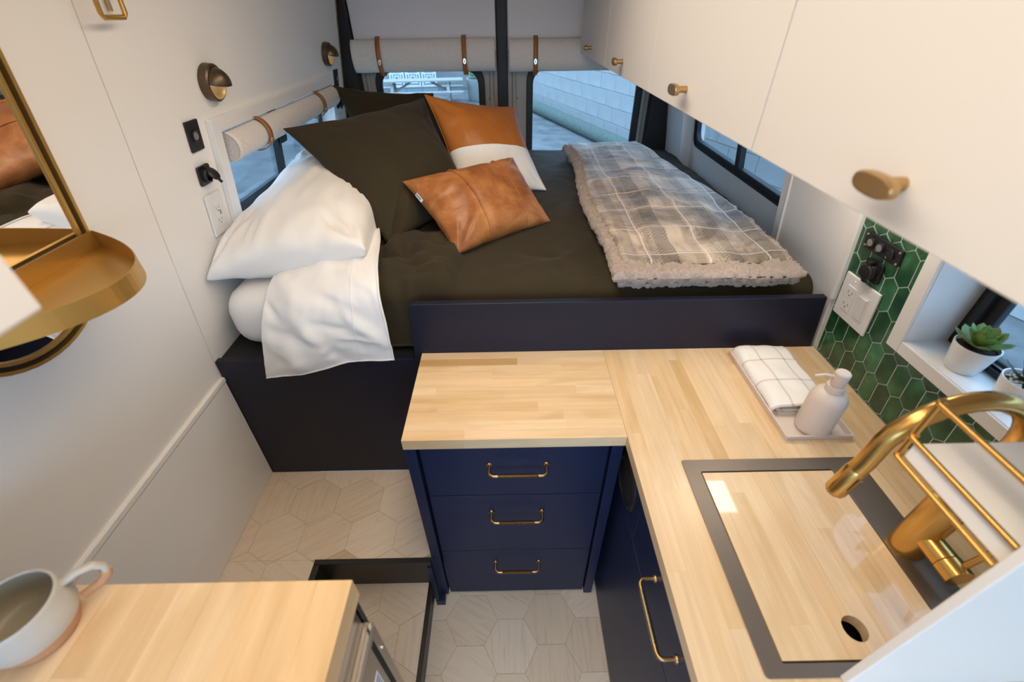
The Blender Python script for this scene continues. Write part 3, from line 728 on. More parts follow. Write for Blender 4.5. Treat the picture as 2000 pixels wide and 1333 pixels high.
SEG = [(.30, .10, .52, .34, .016, .05), (.40, .30, .62, .78, -.014, .045), (.50, .22, .86, .52, .014, .05), (.60, .04, .78, .46, -.012, .035), (.72, .22, .99, .30, .016, .06), (.50, .58, .82, .93, .012, .045),
       (.34, .62, .48, .96, .010, .035), (.80, .50, .98, .68, -.012, .05), (.10, .30, .34, .52, .010, .05), (.62, .40, .70, .70, -.008, .025), (.74, .60, .80, .90, .007, .02), (.46, .05, .60, .18, -.012, .03)]
for i in range(NU):
    for j in range(NV):
        u, v = i / (NU - 1), j / (NV - 1); p = P[i][j]
        k = sstep(0.30, 0.55, u)
        h = crease(u, v, SEG) + 0.006 * nz(u * 6, v * 6, 3) + 0.003 * nz(u * 15, v * 13, 1)
        p.y -= h * k * 0.9; p.z += h * (1 - k) * 0.7
b = B(); b.grid(P)
sh = fin(b, 'folded_sheet', 'sheetw', smooth=True, autosmooth=180); md = sh.modifiers.new('thick', 'SOLIDIFY'); md.thickness = 0.0025; md.offset = -1
tag(sh, 'white top sheet folded back and hanging over the bed box', 'sheet')
# raised hem seam across the sheet
def onsheet(i, v):
    f = v * (NV - 1); j = int(f); return P[i][j].lerp(P[i][min(j + 1, NV - 1)], f - j)
sm = B(); sm.tube([onsheet(i, 0.73) + Vector((0, -0.0006, 0.0006)) for i in range(4, NU - 1)], 0.0016, 6); fin(sm, 'hem_seam', 'sheetw', sh)
sm = B(); sm.tube([onsheet(i, 0.985) + Vector((0, -0.001, 0.001)) for i in range(1, NU)], 0.0024, 6); fin(sm, 'hem_edge', 'sheetw', sh)
sm = B(); sm.tube([P[NU - 3][j] + Vector((0, -0.001, 0.0)) for j in range(NV)], 0.0024, 6); fin(sm, 'bottom_hem', 'sheetw', sh)

# pillows -----------------------------------------------------------
def pillow_pts(c, T, cc=0.06, pw=0.5, n=56, seed=0.0, wr=0.004, segs=(), pinch=()):
    BL, BR, TR, TL = [Vector(p) for p in c]
    nrm = (BR - BL).cross(TL - BL); nrm.normalize()
    out = []
    for side in (1, -1):
        G = []
        for i in range(n + 1):
            row = []
            for j in range(n + 1):
                # denser near the border
                u = 0.5 - 0.5 * math.cos(math.pi * i / n); v = 0.5 - 0.5 * math.cos(math.pi * j / n)
                du, dv = 2 * u - 1, 2 * v - 1
                uu = 0.5 + 0.5 * du * (1 - cc * (1 - dv * dv)); vv = 0.5 + 0.5 * dv * (1 - cc * (1 - du * du))
                p = BL * (1 - uu) * (1 - vv) + BR * uu * (1 - vv) + TR * uu * vv + TL * (1 - uu) * vv
                h = (max(0, (1 - du * du)) * max(0, (1 - dv * dv))) ** pw
                w = wr * (nz(u * 5 + seed, v * 5, side) + 0.6 * nz(u * 12 + seed, v * 9, 3 * side)) * min(1, 6 * h)
                w += crease(u, v, segs) * min(1, 5 * h) - sum(0.0045 * math.exp(-((u - q) / 0.016) ** 2) for q in pinch) * min(1, 6 * h)
                row.append(p + nrm * side * (T / 2 * h + w))
            G.append(row)
        out.append(G)
    return out, nrm
def pillow(name, c, T, m, label, cat='pillow', cc=0.06, pw=0.5, seed=0.0, wr=0.004, matfn=None, mats=None, group=None, ca=0.006, cn=3, pinch=()):
    (F, K), nrm = pillow_pts(c, T, cc, pw, 56, seed, wr, corner_creases(int(seed * 7) + 1, cn, ca), pinch)
    b = B(); n = len(F) - 1
    V = [[b.v(p) for p in r] for r in F]; W2 = [[V[i][j] if i in (0, n) or j in (0, n) else b.v(K[i][j]) for j in range(n + 1)] for i in range(n + 1)]
    for A, s in ((V, 1), (W2, -1)):
        for i in range(n):
            for j in range(n):
                q = [A[i][j], A[i + 1][j], A[i + 1][j + 1], A[i][j + 1]]
                f = b.bm.faces.new(q if s > 0 else list(reversed(q)))
                if matfn: f.material_index = matfn((i + .5) / n, (j + .5) / n)
    b.sm = True
    o = fin(b, name, mats or m, smooth=True, autosmooth=180)
    tag(o, label, cat, group)
    return o, F
GP = 'cushions heaped on the bed'
pillow('bed_pillow', [(-0.848, 1.075, 1.062), (-0.405, 1.125, 1.120), (-0.455, 1.78, 1.120), (-0.800, 1.88, 1.190)], 0.23, 'white_cotton', 'white sleeping pillow lying against the left wall', cc=0.06, pw=0.36, seed=3, wr=0.011, ca=0.014, cn=4)
pillow('square_cushion', [(-0.62, 1.95, 1.045), (-0.20, 2.12, 1.045), (-0.345, 2.33, 1.345), (-0.800, 2.30, 1.388)], 0.16, 'olive', 'dark olive cushion at the back by the rear window', 'cushion', cc=0.14, seed=11, group=GP)
pillow('square_cushion', [(-0.375, 1.275, 1.048), (-0.120, 1.66, 1.048), (-0.352, 2.075, 1.362), (-0.735, 1.555, 1.352)], 0.19, 'olive', 'large olive green cushion in front of the white pillow', 'cushion', cc=0.13, pw=0.46, seed=21, wr=0.006, group=GP, ca=0.007, cn=4)
def split(u, v): return 0 if v > 0.47 else 1
o, F = pillow('square_cushion', [(-0.185, 1.70, 1.055), (0.158, 1.80, 1.055), (0.029, 2.09, 1.318), (-0.318, 1.925, 1.392)], 0.16, None, 'two tone cushion with rust leather above white cotton', 'cushion', cc=0.09, seed=31, mats=['rust', 'white_cotton'], matfn=split, group=GP, ca=0.005)
n = len(F) - 1
s = B(); s.tube([F[0][j] for j in range(n + 1)] + [F[i][n] for i in range(1, n + 1)] + [F[n][j] for j in range(n - 1, -1, -1)], 0.0028, 6); fin(s, 'piping', 'rust', o)
o, F = pillow('lumbar_cushion', [(-0.165, 1.235, 1.045), (0.150, 1.495, 1.045), (0.020, 1.735, 1.203), (-0.348, 1.450, 1.208)], 0.145, 'leather', 'tan leather lumbar cushion with two stitched seams in front', 'cushion', cc=0.085, pw=0.44, seed=41, wr=0.004, group=GP, ca=0.005, pinch=(0.30, 0.345, 0.72, 0.765))
nl = (F[n // 2][n // 2] - (F[0][0] + F[n][n]) / 2).normalized()
for uu in (0.3225, 0.7425):
    i = min(range(n + 1), key=lambda k: abs(0.5 - 0.5 * math.cos(math.pi * k / n) - uu))
    s = B(); s.tube([F[i][j].lerp(F[i + 1][j], 0.5) + nl * 0.002 for j in range(2, n - 1)], 0.0036, 8); fin(s, 'stitched_seam', 'leather', o)
a = F[0][int(n * .70)]; d_ = (F[0][int(n * .5)] - F[0][int(n * .72)]).normalized(); ou = (F[6][int(n * .62)] - F[0][int(n * .62)]).normalized()
up_ = d_.cross(ou).normalized()
if up_.y > 0: up_ = -up_
lab = B(); q = a + up_ * 0.006
lab.poly([q, q + d_ * 0.034, q + d_ * 0.034 + ou * 0.012, q + ou * 0.012]); tg = fin(lab, 'care_label', 'paperw', o); md = tg.modifiers.new('t', 'SOLIDIFY'); md.thickness = 0.0008
ink = B(); q2 = q + up_ * 0.0012 + ou * 0.004
for k, (s0, l) in enumerate(((0.003, 0.005), (0.0095, 0.003), (0.0135, 0.003), (0.0175, 0.004), (0.0225, 0.003))):
    ink.poly([q2 + d_ * s0, q2 + d_ * (s0 + l), q2 + d_ * (s0 + l) + ou * 0.0045, q2 + d_ * s0 + ou * 0.0045])
ik = fin(ink, 'label_print', 'ink', tg); md = ik.modifiers.new('t', 'SOLIDIFY'); md.thickness = 0.0003

# plaid throw --------------------------------------------------------
def plaidmat():
    m, t, b = nt('plaid_fleece'); setp(b, **{'Roughness': 0.75, 'Sheen Weight': 0.3, 'Specular IOR Level': 0.25})
    uv = N(t, 'ShaderNodeUVMap'); sp = N(t, 'ShaderNodeSeparateXYZ'); L(t, uv.outputs[0], sp.inputs[0])
    nzv = N(t, 'ShaderNodeTexNoise', i_Scale=14.0, i_Detail=4.0, i_Distortion=0.6); L(t, uv.outputs[0], nzv.inputs['Vector'])
    def wob(sock, amt):
        a = N(t, 'ShaderNodeMath', operation='MULTIPLY_ADD'); a.inputs[1].default_value = amt; L(t, nzv.outputs['Fac'], a.inputs[0]); L(t, sock, a.inputs[2]); return a.outputs[0]
    def bands(sock, period, stops, phase=0.0):
        d = N(t, 'ShaderNodeMath', operation='MULTIPLY_ADD'); d.inputs[1].default_value = 1 / period; d.inputs[2].default_value = phase; L(t, sock, d.inputs[0])
        f = N(t, 'ShaderNodeMath', operation='FRACT'); L(t, d.outputs[0], f.inputs[0])
        r = ramp(t, stops, 'CONSTANT'); L(t, f.outputs[0], r.inputs[0]); return r.outputs[0]
    g = lambda v: (v, v * 0.97, v * 0.93)
    X = wob(sp.outputs[0], 0.006); Y = wob(sp.outputs[1], 0.014)
    bx_ = bands(X, 0.29, [(0, g(.98)), (.14, g(.80)), (.24, g(.62)), (.36, g(.92)), (.50, g(.70)), (.58, g(.50)), (.74, g(.88)), (.90, g(.74))], 0.1)
    by_ = bands(Y, 0.46, [(0, g(.98)), (.15, g(.74)), (.27, g(.56)), (.40, g(.96)), (.55, g(.80)), (.66, g(.62)), (.80, g(.92))], 0.35)
    mx = N(t, 'ShaderNodeMix', data_type='RGBA', blend_type='MULTIPLY'); mx.inputs[0].default_value = 0.85; L(t, bx_, mx.inputs[6]); L(t, by_, mx.inputs[7])
    tint = N(t, 'ShaderNodeMix', data_type='RGBA', blend_type='MULTIPLY'); tint.inputs[0].default_value = 1.0; L(t, mx.outputs[2], tint.inputs[6]); tint.inputs[7].default_value = (0.66, 0.565, 0.475, 1)
    # herringbone hatching in some bands
    zg = N(t, 'ShaderNodeMath', operation='PINGPONG'); zg.inputs[1].default_value = 0.022; L(t, X, zg.inputs[0])
    zs_ = N(t, 'ShaderNodeMath', operation='ADD'); L(t, zg.outputs[0], zs_.inputs[0]); L(t, Y, zs_.inputs[1])
    zf = N(t, 'ShaderNodeMath', operation='MULTIPLY'); zf.inputs[1].default_value = 1 / 0.0125; L(t, zs_.outputs[0], zf.inputs[0])
    zr = N(t, 'ShaderNodeMath', operation='FRACT'); L(t, zf.outputs[0], zr.inputs[0])
    zt = N(t, 'ShaderNodeMath', operation='GREATER_THAN'); zt.inputs[1].default_value = 0.62; L(t, zr.outputs[0], zt.inputs[0])
    hm = bands(X, 0.19, [(0, g(0)), (.22, g(1)), (.72, g(0))], 0.2)
    hy = bands(Y, 0.27, [(0, g(1)), (.36, g(.25)), (.55, g(.9)), (.80, g(0))], 0.1)
    mk = N(t, 'ShaderNodeMath', operation='MULTIPLY'); L(t, hm, mk.inputs[0]); L(t, zt.outputs[0], mk.inputs[1])
    mk1 = N(t, 'ShaderNodeMath', operation='MULTIPLY'); L(t, mk.outputs[0], mk1.inputs[0]); L(t, hy, mk1.inputs[1])
    mk2 = N(t, 'ShaderNodeMath', operation='MULTIPLY'); mk2.inputs[1].default_value = 0.55; L(t, mk1.outputs[0], mk2.inputs[0])
    hz = N(t, 'ShaderNodeMix', data_type='RGBA'); L(t, mk2.outputs[0], hz.inputs[0]); L(t, tint.outputs[2], hz.inputs[6]); hz.inputs[7].default_value = (0.11, 0.085, 0.07, 1)
    # smoky patches
    n2 = N(t, 'ShaderNodeTexNoise', i_Scale=6.5, i_Detail=7.0, i_Roughness=0.72, i_Distortion=0.8); L(t, uv.outputs[0], n2.inputs['Vector'])
    r2 = ramp(t, [(0.36, (0.36, 0.33, 0.325)), (0.46, (0.68, 0.655, 0.65)), (0.55, (1, 1, 1)), (0.70, (1.12, 1.12, 1.12))]); L(t, n2.outputs['Fac'], r2.inputs[0])
    m3 = N(t, 'ShaderNodeMix', data_type='RGBA', blend_type='MULTIPLY'); m3.inputs[0].default_value = 0.9; L(t, hz.outputs[2], m3.inputs[6]); L(t, r2.outputs[0], m3.inputs[7])
    # thin pale window lines
    lx = bands(X, 0.165, [(0, g(1)), (.028, g(0))], 0.62); ly = bands(Y, 0.15, [(0, g(1)), (.034, g(0))], 0.55)
    ml = N(t, 'ShaderNodeMath', operation='MAXIMUM'); L(t, lx, ml.inputs[0]); L(t, ly, ml.inputs[1])
    ml2 = N(t, 'ShaderNodeMath', operation='MULTIPLY'); ml2.inputs[1].default_value = 0.6; L(t, ml.outputs[0], ml2.inputs[0])
    fn = N(t, 'ShaderNodeMix', data_type='RGBA'); L(t, ml2.outputs[0], fn.inputs[0]); L(t, m3.outputs[2], fn.inputs[6]); fn.inputs[7].default_value = (0.76, 0.71, 0.65, 1)
    L(t, fn.outputs[2], b.inputs['Base Color'])
    n4 = N(t, 'ShaderNodeTexNoise', i_Scale=300.0); L(t, uv.outputs[0], n4.inputs['Vector'])
    bp = N(t, 'ShaderNodeBump', i_Strength=0.2, i_Distance=0.002); L(t, n4.outputs['Fac'], bp.inputs['Height']); L(t, bp.outputs[0], b.inputs['Normal'])
    return m
M['plaid'] = plaidmat()
M['sherpa'] = mat('sherpa_fleece', (0.36, 0.295, 0.255), 0.95, var=0.15, vscale=120, bump=0.6, bscale=260, spec=0.1, sheen=0.3)
def bl_edges(y, grow=0.0):
    """left and right border of the folded throw at depth y"""
    t_ = (y - 1.0) / 1.38
    xl = lerp(0.272, 0.292, t_) + 0.010 * math.sin(y * 7) - grow
    xr = lerp(0.792, 0.668, t_ ** 1.5) + 0.010 * math.sin(y * 5 + 1) + grow
    if y < 1.12: xr = lerp(0.790, xr, (y - 1.0) / 0.12) if y > 1.0 else 0.790
    return xl, xr
def slab(name, y0, y1, zf, T, grow, mname, parent, amp, freq, ny=260, nx=110, edge=0.0, uvs=False, left_in=0.0):
    b = B(); P = []
    m2 = 2 * nx
    uvl = b.bm.loops.layers.uv.new('UVMap')
    for i in range(ny + 1):
        fy = i / ny
        y = lerp(y0, y1, fy); row = []
        ey = min(fy, 1 - fy) * (y1 - y0)
        for k in range(m2):
            # closed loop round the slab: top left->right, bottom right->left
            if k < nx: u = k / nx; top = 1
            else: u = 1 - (k - nx) / nx; top = -1
            xl, xr = bl_edges(y, grow); xl += left_in
            x = lerp(xl, xr, u)
            ex = min(u, 1 - u) * (xr - xl)
            e = min(1, min(ex, ey) / (T * 0.6)); h = T / 2 * math.sqrt(max(0, 1 - (1 - e) ** 2))
            p = Vector((x, y, zf(x, y) + top * h))
            d = Vector((x - min(max(x, xl + T / 2), xr - T / 2), y - min(max(y, y0 + T / 2), y1 - T / 2), top * (0.5 + 0.5 * e) * T / 2))
            if d.length > 1e-6: d.normalize()
            w = amp * (nz(p.x * freq, p.y * freq, p.z * freq) + 0.5 * abs(nz(p.x * freq * 2.1, p.y * freq * 2.1, p.z * freq * 2.1 + 5)))
            row.append((p + d * w, (u * (xr - xl) + xl, y)))
        P.append(row)
    V = [[b.bm.verts.new(q[0]) for q in r] for r in P]
    for i in range(ny):
        for k in range(m2):
            k2 = (k + 1) % m2
            f = b.bm.faces.new([V[i][k], V[i][k2], V[i + 1][k2], V[i + 1][k]])
            for lp, (a_, b_) in zip(f.loops, ((i, k), (i, k2), (i + 1, k2), (i + 1, k))): lp[uvl].uv = P[a_][b_][1]
    for i in (0, ny):
        b.bm.faces.new(V[i])
    b.sm = True
    return fin(b, name, mname, parent, smooth=True, autosmooth=180)
PSEG = [(.32, 1.20, .60, 1.28, .007, .03), (.40, 1.48, .70, 1.42, .008, .03), (.30, 1.70, .66, 1.78, .008, .035), (.45, 2.0, .70, 1.95, .007, .03), (.34, 2.15, .60, 2.25, .008, .03), (.66, 1.1, .74, 1.6, -.010, .04), (.36, 1.1, .42, 1.5, -.006, .02), (.5, 1.55, .52, 2.0, .006, .03)]
th = thing('plaid_throw', 'folded grey brown plaid throw with curly fleece lining on the bed', 'blanket', (0.53, 1.7, 1.03))
def zrel(x, y): return crease(x, y, PSEG) + 0.010 * nz(x * 5, y * 4, 2) + 0.006 * nz(x * 13, y * 9, 8) + 0.012 * sstep(1.1, 1.6, y) * sstep(2.5, 2.1, y)
slab('fleece_layer', 1.022, 2.345, lambda x, y: 1.055 + 0.6 * zrel(x, y), 0.030, -0.012, 'sherpa', th, 0.010, 85, 280, 110)
slab('fleece_layer', 1.010, 2.365, lambda x, y: 1.081 + zrel(x, y) - 0.006 * sstep(1.2, 1.0, y), 0.032, 0.004, 'sherpa', th, 0.010, 85, 300, 120)
slab('plaid_top', 1.072, 2.385, lambda x, y: 1.098 + zrel(x, y) * 1.2 - 0.008 * sstep(1.12, 1.05, y), 0.013, -0.008, 'plaid', th, 0.003, 14, 160, 70, left_in=0.020)

# ================================================================== KITCHEN
def handle(parent, p0, p1, out, drop=0.0, r=0.0042, mat_='brassd', nm='handle', knurl=True):
    """bail pull: p0,p1 on the face, out = outward vector"""
    p0, p1, out = Vector(p0), Vector(p1), Vector(out)
    d = (p1 - p0).normalized(); k = out.length; o = out.normalized(); rr = 0.012
    path = [p0, p0 + o * (k - rr)]
    for a in (22, 45, 67, 90): path.append(p0 + o * (k - rr + rr * math.sin(math.radians(a))) + d * (rr - rr * math.cos(math.radians(a))))
    for a in (90, 67, 45, 22): path.append(p1 + o * (k - rr + rr * math.sin(math.radians(a))) - d * (rr - rr * math.cos(math.radians(a))))
    path += [p1 + o * (k - rr), p1]
    b = B(); b.tube(path, r, 12)
    for p in (p0, p1): b.tube([p, p + o * 0.002, p + o * 0.004], [r * 1.9, r * 1.9, r * 1.5], 16)
    h = fin(b, nm, mat_, parent)
    if knurl:
        g = B(); L0 = (p1 - p0).length; a = p0 + o * k + d * 0.022; n = int((L0 - 0.044) / 0.0028); pts = []; rad = []
        for i in range(n * 2 + 1):
            pts.append(a + d * (L0 - 0.044) * i / (n * 2)); rad.append(r * (1.28 if i % 2 else 1.02))
        g.tube(pts, rad, 12); fin(g, 'grip', mat_, h)
    return h
dc = thing('drawer_cabinet', 'navy three drawer cabinet at the end of the counter', 'cabinet', (0.0, 0.84, 0.0))
bx('body', 'navy', dc, -0.234, 0.268, 0.700, 0.990, 0.002, 0.8185)
bx('side_panel', 'navy', dc, -0.2615, -0.2345, 0.664, 0.9905, 0.297, 0.8185, 0.001)
bx('side_panel', 'navy', dc, -0.2605, -0.2345, 0.664, 0.69, 0.03, 0.2965, 0.001)
bx('foot', 'navy', dc, -0.2745, -0.2450, 0.640, 0.6635, 0.001, 0.034, 0.001)
bx('corner_post', 'navy', dc, -0.2750, -0.2620, 0.642, 0.6635, 0.0345, 0.2690, 0.001)
bx('stile', 'navy', dc, 0.240, 0.2675, 0.668, 0.6995, 0.010, 0.8185, 0.001)
for (z0, z1, xs, hz_, hw_) in ((0.6035, 0.8175, (-0.2305, 0.2365), 0.738, (-0.061, 0.084)), (0.3035, 0.5995, (-0.2305, 0.2365), 0.523, (-0.064, 0.079)), (0.012, 0.2995, (-0.2305, 0.2365), 0.229, (-0.063, 0.077))):
    d = bx('drawer', 'navy', dc, xs[0], xs[1], 0.6785, 0.6990, z0, z1, 0.0015)
    handle(d, (hw_[0], 0.6785, hz_), (hw_[1], 0.6785, hz_), (0, -0.033, -0.004))
# sink base cabinet
sc = thing('sink_cabinet', 'navy base cabinet under the sink with round vent', 'cabinet', (0.58, 0.3, 0.0))
bx('body', 'navy', sc, 0.304, 0.890, -0.3, 0.985, 0.002, 0.640)
bx('body_top', 'navy', sc, 0.304, 0.360, -0.3, 0.985, 0.6405, 0.8185)
bx('filler', 'navy', sc, 0.2855, 0.3035, 0.742, 0.80, 0.002, 0.8185)
vp = bx('vent_panel', 'navy', sc, 0.2855, 0.3030, 0.5365, 0.7405, 0.6275, 0.8185, 0.0012)
VM = Matrix(((0, 0, -1, 0.2853), (-1, 0, 0, 0.640), (0, 1, 0, 0.715), (0, 0, 0, 1)))
v = fin(B(VM).lathe([(0.072, 0.0), (0.072, 0.004), (0.068, 0.007), (0.060, 0.008), (0.056, 0.004), (0.056, -0.002)], 40, cap=False), 'vent', 'blackp', vp)
v2 = B(VM)
for k in range(9):
    yy = -0.048 + k * 0.012; hwid = math.sqrt(max(0.0001, 0.056 ** 2 - yy ** 2)); v2.box(-hwid, hwid, yy - .0032, yy + .0032, -0.001, 0.005)
fin(v2, 'louvres', 'blackp', v); fin(B(VM).lathe([(0, 0.0004), (0.056, 0.0004), (0.056, 0.001), (0, 0.001)], 32), 'vent_back', 'dark', v)
d = bx('drawer', 'navy', sc, 0.2855, 0.3030, 0.02, 0.5335, 0.6275, 0.8185, 0.0012)
handle(d, (0.2855, 0.400, 0.727), (0.2855, 0.262, 0.727), (-0.034, 0, 0))
bx('door', 'navy', sc, 0.2855, 0.3030, 0.02, 0.7405, 0.012, 0.6245, 0.0012)

# worktops of glued maple staves
uc_x = unit_cube(M['woodx']); uc_y = unit_cube(M['woody']); uc_g = unit_cube(M['woodg'])
w = thing('worktop', 'maple butcher block top over the three drawers', 'worktop', (0.0, 0.83, 0.820))
staves(w, uc_x, -0.2625, 0.2692, 0.6645, 0.9912, 0.8195, 0.851, 'x', 0.0296, (0.22, 0.6))
w = thing('worktop', 'maple butcher block top around the sink', 'worktop', (0.58, 0.3, 0.820))
SO = (0.372, 0.762, 0.200, 0.595)
staves(w, uc_y, 0.2698, 0.380, -0.30, 0.9912, 0.8195, 0.851, 'y', 0.0345, (0.22, 0.55))
staves(w, uc_y, 0.380, 0.752, 0.587, 0.9912, 0.8195, 0.851, 'y', 0.0345, (0.2, 0.5))
staves(w, uc_y, 0.380, 0.752, -0.30, 0.208, 0.8195, 0.851, 'y', 0.0345, (0.2, 0.5))
staves(w, uc_y, 0.752, 0.8915, -0.30, 0.9912, 0.8195, 0.851, 'y', 0.0345, (0.22, 0.55))

# sink
sk = thing('sink', 'dark gunmetal inset sink with wide rim', 'sink', (0.567, 0.4, 0.68))
b = B(); b.ring(rrect(SO[0], SO[1], SO[2], SO[3], 0.006), rrect(0.4045, 0.6895, 0.2185, 0.5645, 0.004), (0.8512, 0.8532)); fin(b, 'rim', 'sink', sk, bevel=0.0006)
b = B(); b.ring(rrect(0.398, 0.696, 0.212, 0.571, 0.01), rrect(0.4045, 0.6895, 0.2185, 0.5645, 0.008), (0.69, 0.8511)); fin(b, 'basin_wall', 'sink', sk)
bx('basin_floor', 'sink', sk, 0.398, 0.696, 0.212, 0.571, 0.684, 0.6895)
bx('board_ledge', 'dark', sk, 0.4046, 0.408, 0.2186, 0.5644, 0.826, 0.830); bx('board_ledge', 'dark', sk, 0.686, 0.6894, 0.2186, 0.5644, 0.826, 0.830)
# cover board with finger hole
cb = thing('sink_board', 'glossy maple board with a finger hole covering the sink', 'cutting board', (0.547, 0.39, 0.831))
X0, X1, Y0, Y1 = 0.4070, 0.6870, 0.2215, 0.5605
HC, HR = (0.545, 0.263), 0.0190
nst = 8; sw = (X1 - X0) / nst
for k in range(nst):
    x0 = X0 + k * sw; x1 = x0 + sw
    if x1 > HC[0] - HR and x0 < HC[0] + HR:
        # stave cut by the round hole: outline in plan
        bb2 = B(); na = 14
        a0 = max(x0 + .0002, HC[0] - HR); a1 = min(x1 - .0002, HC[0] + HR)
        xs = [a0 + (a1 - a0) * i / na for i in range(na + 1)]
        up = [(x, HC[1] + math.sqrt(max(0, HR * HR - (x - HC[0]) ** 2))) for x in xs]; dn = [(x, HC[1] - math.sqrt(max(0, HR * HR - (x - HC[0]) ** 2))) for x in xs]
        pre = [(x0 + .0002, HC[1])] if a0 > x0 + .0003 else []; post = [(x1 - .0002, HC[1])] if a1 < x1 - .0003 else []
        for Q in (pre + up + post + [(x1 - .0002, Y1), (x0 + .0002, Y1)], [(x0 + .0002, Y0), (x1 - .0002, Y0)] + list(reversed(pre + dn + post))):
            R_ = []
            for q in Q:
                if not R_ or (Vector(q) - Vector(R_[-1])).length > 1e-6: R_.append(q)
            bb2.prism(R_, (0.831, 0.8535))
        fin(bb2, 'stave', 'woodg', cb)
    else:
        staves(cb, uc_g, x0, x1, Y0, Y1, 0.831, 0.8535, 'y', sw, (0.15, 0.5))

# faucet
fc = thing('faucet', 'brushed brass gooseneck kitchen faucet beside the sink', 'faucet', (0.724, 0.395, 0.853))
fin(B().lathe([(0.0285, 0.0004), (0.0285, 0.004), (0.0278, 0.006), (0.0278, 0.135), (0.025, 0.142), (0.015, 0.147), (0, 0.147)], 40, (0.724, 0.395, 0.853)), 'base', 'brass', fc)
path = [(0.724, 0.395, 0.955), (0.724, 0.395, 1.05), (0.724, 0.395, 1.12)]
R0 = 0.102; cx0 = 0.724 - R0; cz0 = 1.135
for a in range(0, 176, 11): path.append((cx0 + R0 * math.cos(math.radians(a)), 0.395 - 0.004 * a / 170, cz0 + R0 * math.sin(math.radians(a))))
path.append((0.519, 0.390, 1.115)); path.append((0.5145, 0.390, 1.098))
fin(B().tube(path, 0.0132, 24), 'neck', 'brass', fc)
s_ = fin(B().tube([(0.5147, 0.390, 1.0985), (0.5135, 0.390, 1.0945), (0.503, 0.388, 1.049), (0.502, 0.388, 1.046)], [0.0132, 0.0142, 0.0148, 0.0138], 24), 'spray_head', 'brass', fc)
fin(B().tube([(0.5020, 0.388, 1.0455), (0.5018, 0.388, 1.0445)], 0.0118, 20), 'nozzle', 'dark', s_)
bt = B(); bt.box(-0.0035, 0.0035, -0.014, 0.014, 0, 0.002, 0.001); 
bt.bm.transform(Matrix.Translation((0.510, 0.3745, 1.078)) @ Matrix.Rotation(math.radians(90), 4, 'X') @ Matrix.Rotation(math.radians(-13), 4, 'Z')); fin(bt, 'spray_button', 'brassd', s_)
lv = B(); lv.cyl((0.724, 0.378, 0.905), (0.724, 0.340, 0.905), 0.0205, 28); lv.cyl((0.724, 0.3395, 0.905), (0.724, 0.312, 0.905), 0.0212, 28); fin(lv, 'lever_barrel', 'brass', fc, bevel=0.001)
lv = B(); lv.tube([(0.728, 0.325, 0.918), (0.742, 0.324, 0.96), (0.752, 0.323, 1.0)], [0.0055, 0.005, 0.0045], 12); fin(lv, 'lever', 'brass', fc)

# tray, towel, soap bottle
tr_ = B()
T0 = (0.626, 0.784, 0.642, 0.966)
def flared(b, x0, x1, y0, y1, z0, z1, fl, th_):
    o0 = rrect(x0 + fl, x1 - fl, y0 + fl, y1 - fl, 0.004, 3); o1 = rrect(x0, x1, y0, y1, 0.005, 3)
    i1 = rrect(x0 + th_, x1 - th_, y0 + th_, y1 - th_, 0.004, 3); i0 = rrect(x0 + fl + th_, x1 - fl - th_, y0 + fl + th_, y1 - fl - th_, 0.003, 3)
    rings = [[b.v((p[0], p[1], z)) for p in r] for r, z in ((o0, z0), (o1, z1), (i1, z1), (i0, z0 + th_))]
    n = len(o0)
    b.bm.faces.new(list(reversed(rings[0])))
    for a, c in zip(rings[:-1], rings[1:]):
        for i in range(n): b.bm.faces.new([a[i], a[(i + 1) % n], c[(i + 1) % n], c[i]])
    b.bm.faces.new(rings[-1])
flared(tr_, *T0, 0.8512, 0.868, 0.004, 0.0045)
tag(fin(tr_, 'tray', 'ceramic', bevel=0.0006), 'long pale beige ceramic tray on the wooden worktop', 'tray')
def towelmat():
    m, t, b = nt('checked_towel'); setp(b, **{'Roughness': 0.9, 'Specular IOR Level': 0.2, 'Sheen Weight': 0.2})
    g = N(t, 'ShaderNodeUVMap'); sp = N(t, 'ShaderNodeSeparateXYZ'); L(t, g.outputs[0], sp.inputs[0])
    outs = []
    for ax, per, ph in ((0, 0.060, 0.33), (1, 0.082, 0.20)):
        d = N(t, 'ShaderNodeMath', operation='MULTIPLY_ADD'); d.inputs[1].default_value = 1 / per; d.inputs[2].default_value = ph; L(t, sp.outputs[ax], d.inputs[0])
        f = N(t, 'ShaderNodeMath', operation='FRACT'); L(t, d.outputs[0], f.inputs[0])
        l = N(t, 'ShaderNodeMath', operation='LESS_THAN'); l.inputs[1].default_value = 0.0058 / per; L(t, f.outputs[0], l.inputs[0]); outs.append(l.outputs[0])
    a = N(t, 'ShaderNodeMath', operation='ADD'); L(t, outs[0], a.inputs[0]); L(t, outs[1], a.inputs[1])
    k = N(t, 'ShaderNodeMath', operation='MULTIPLY'); k.inputs[1].default_value = 0.5; L(t, a.outputs[0], k.inputs[0])
    mx = N(t, 'ShaderNodeMix', data_type='RGBA'); L(t, k.outputs[0], mx.inputs[0]); mx.inputs[6].default_value = (0.82, 0.805, 0.785, 1); mx.inputs[7].default_value = (0.52, 0.40, 0.36, 1)
    L(t, mx.outputs[2], b.inputs['Base Color'])
    return m
M['towel'] = towelmat()
tw = thing('tea_towel', 'folded white tea towel with pinkish check on the tray', 'towel', (0.70, 0.84, 0.857))
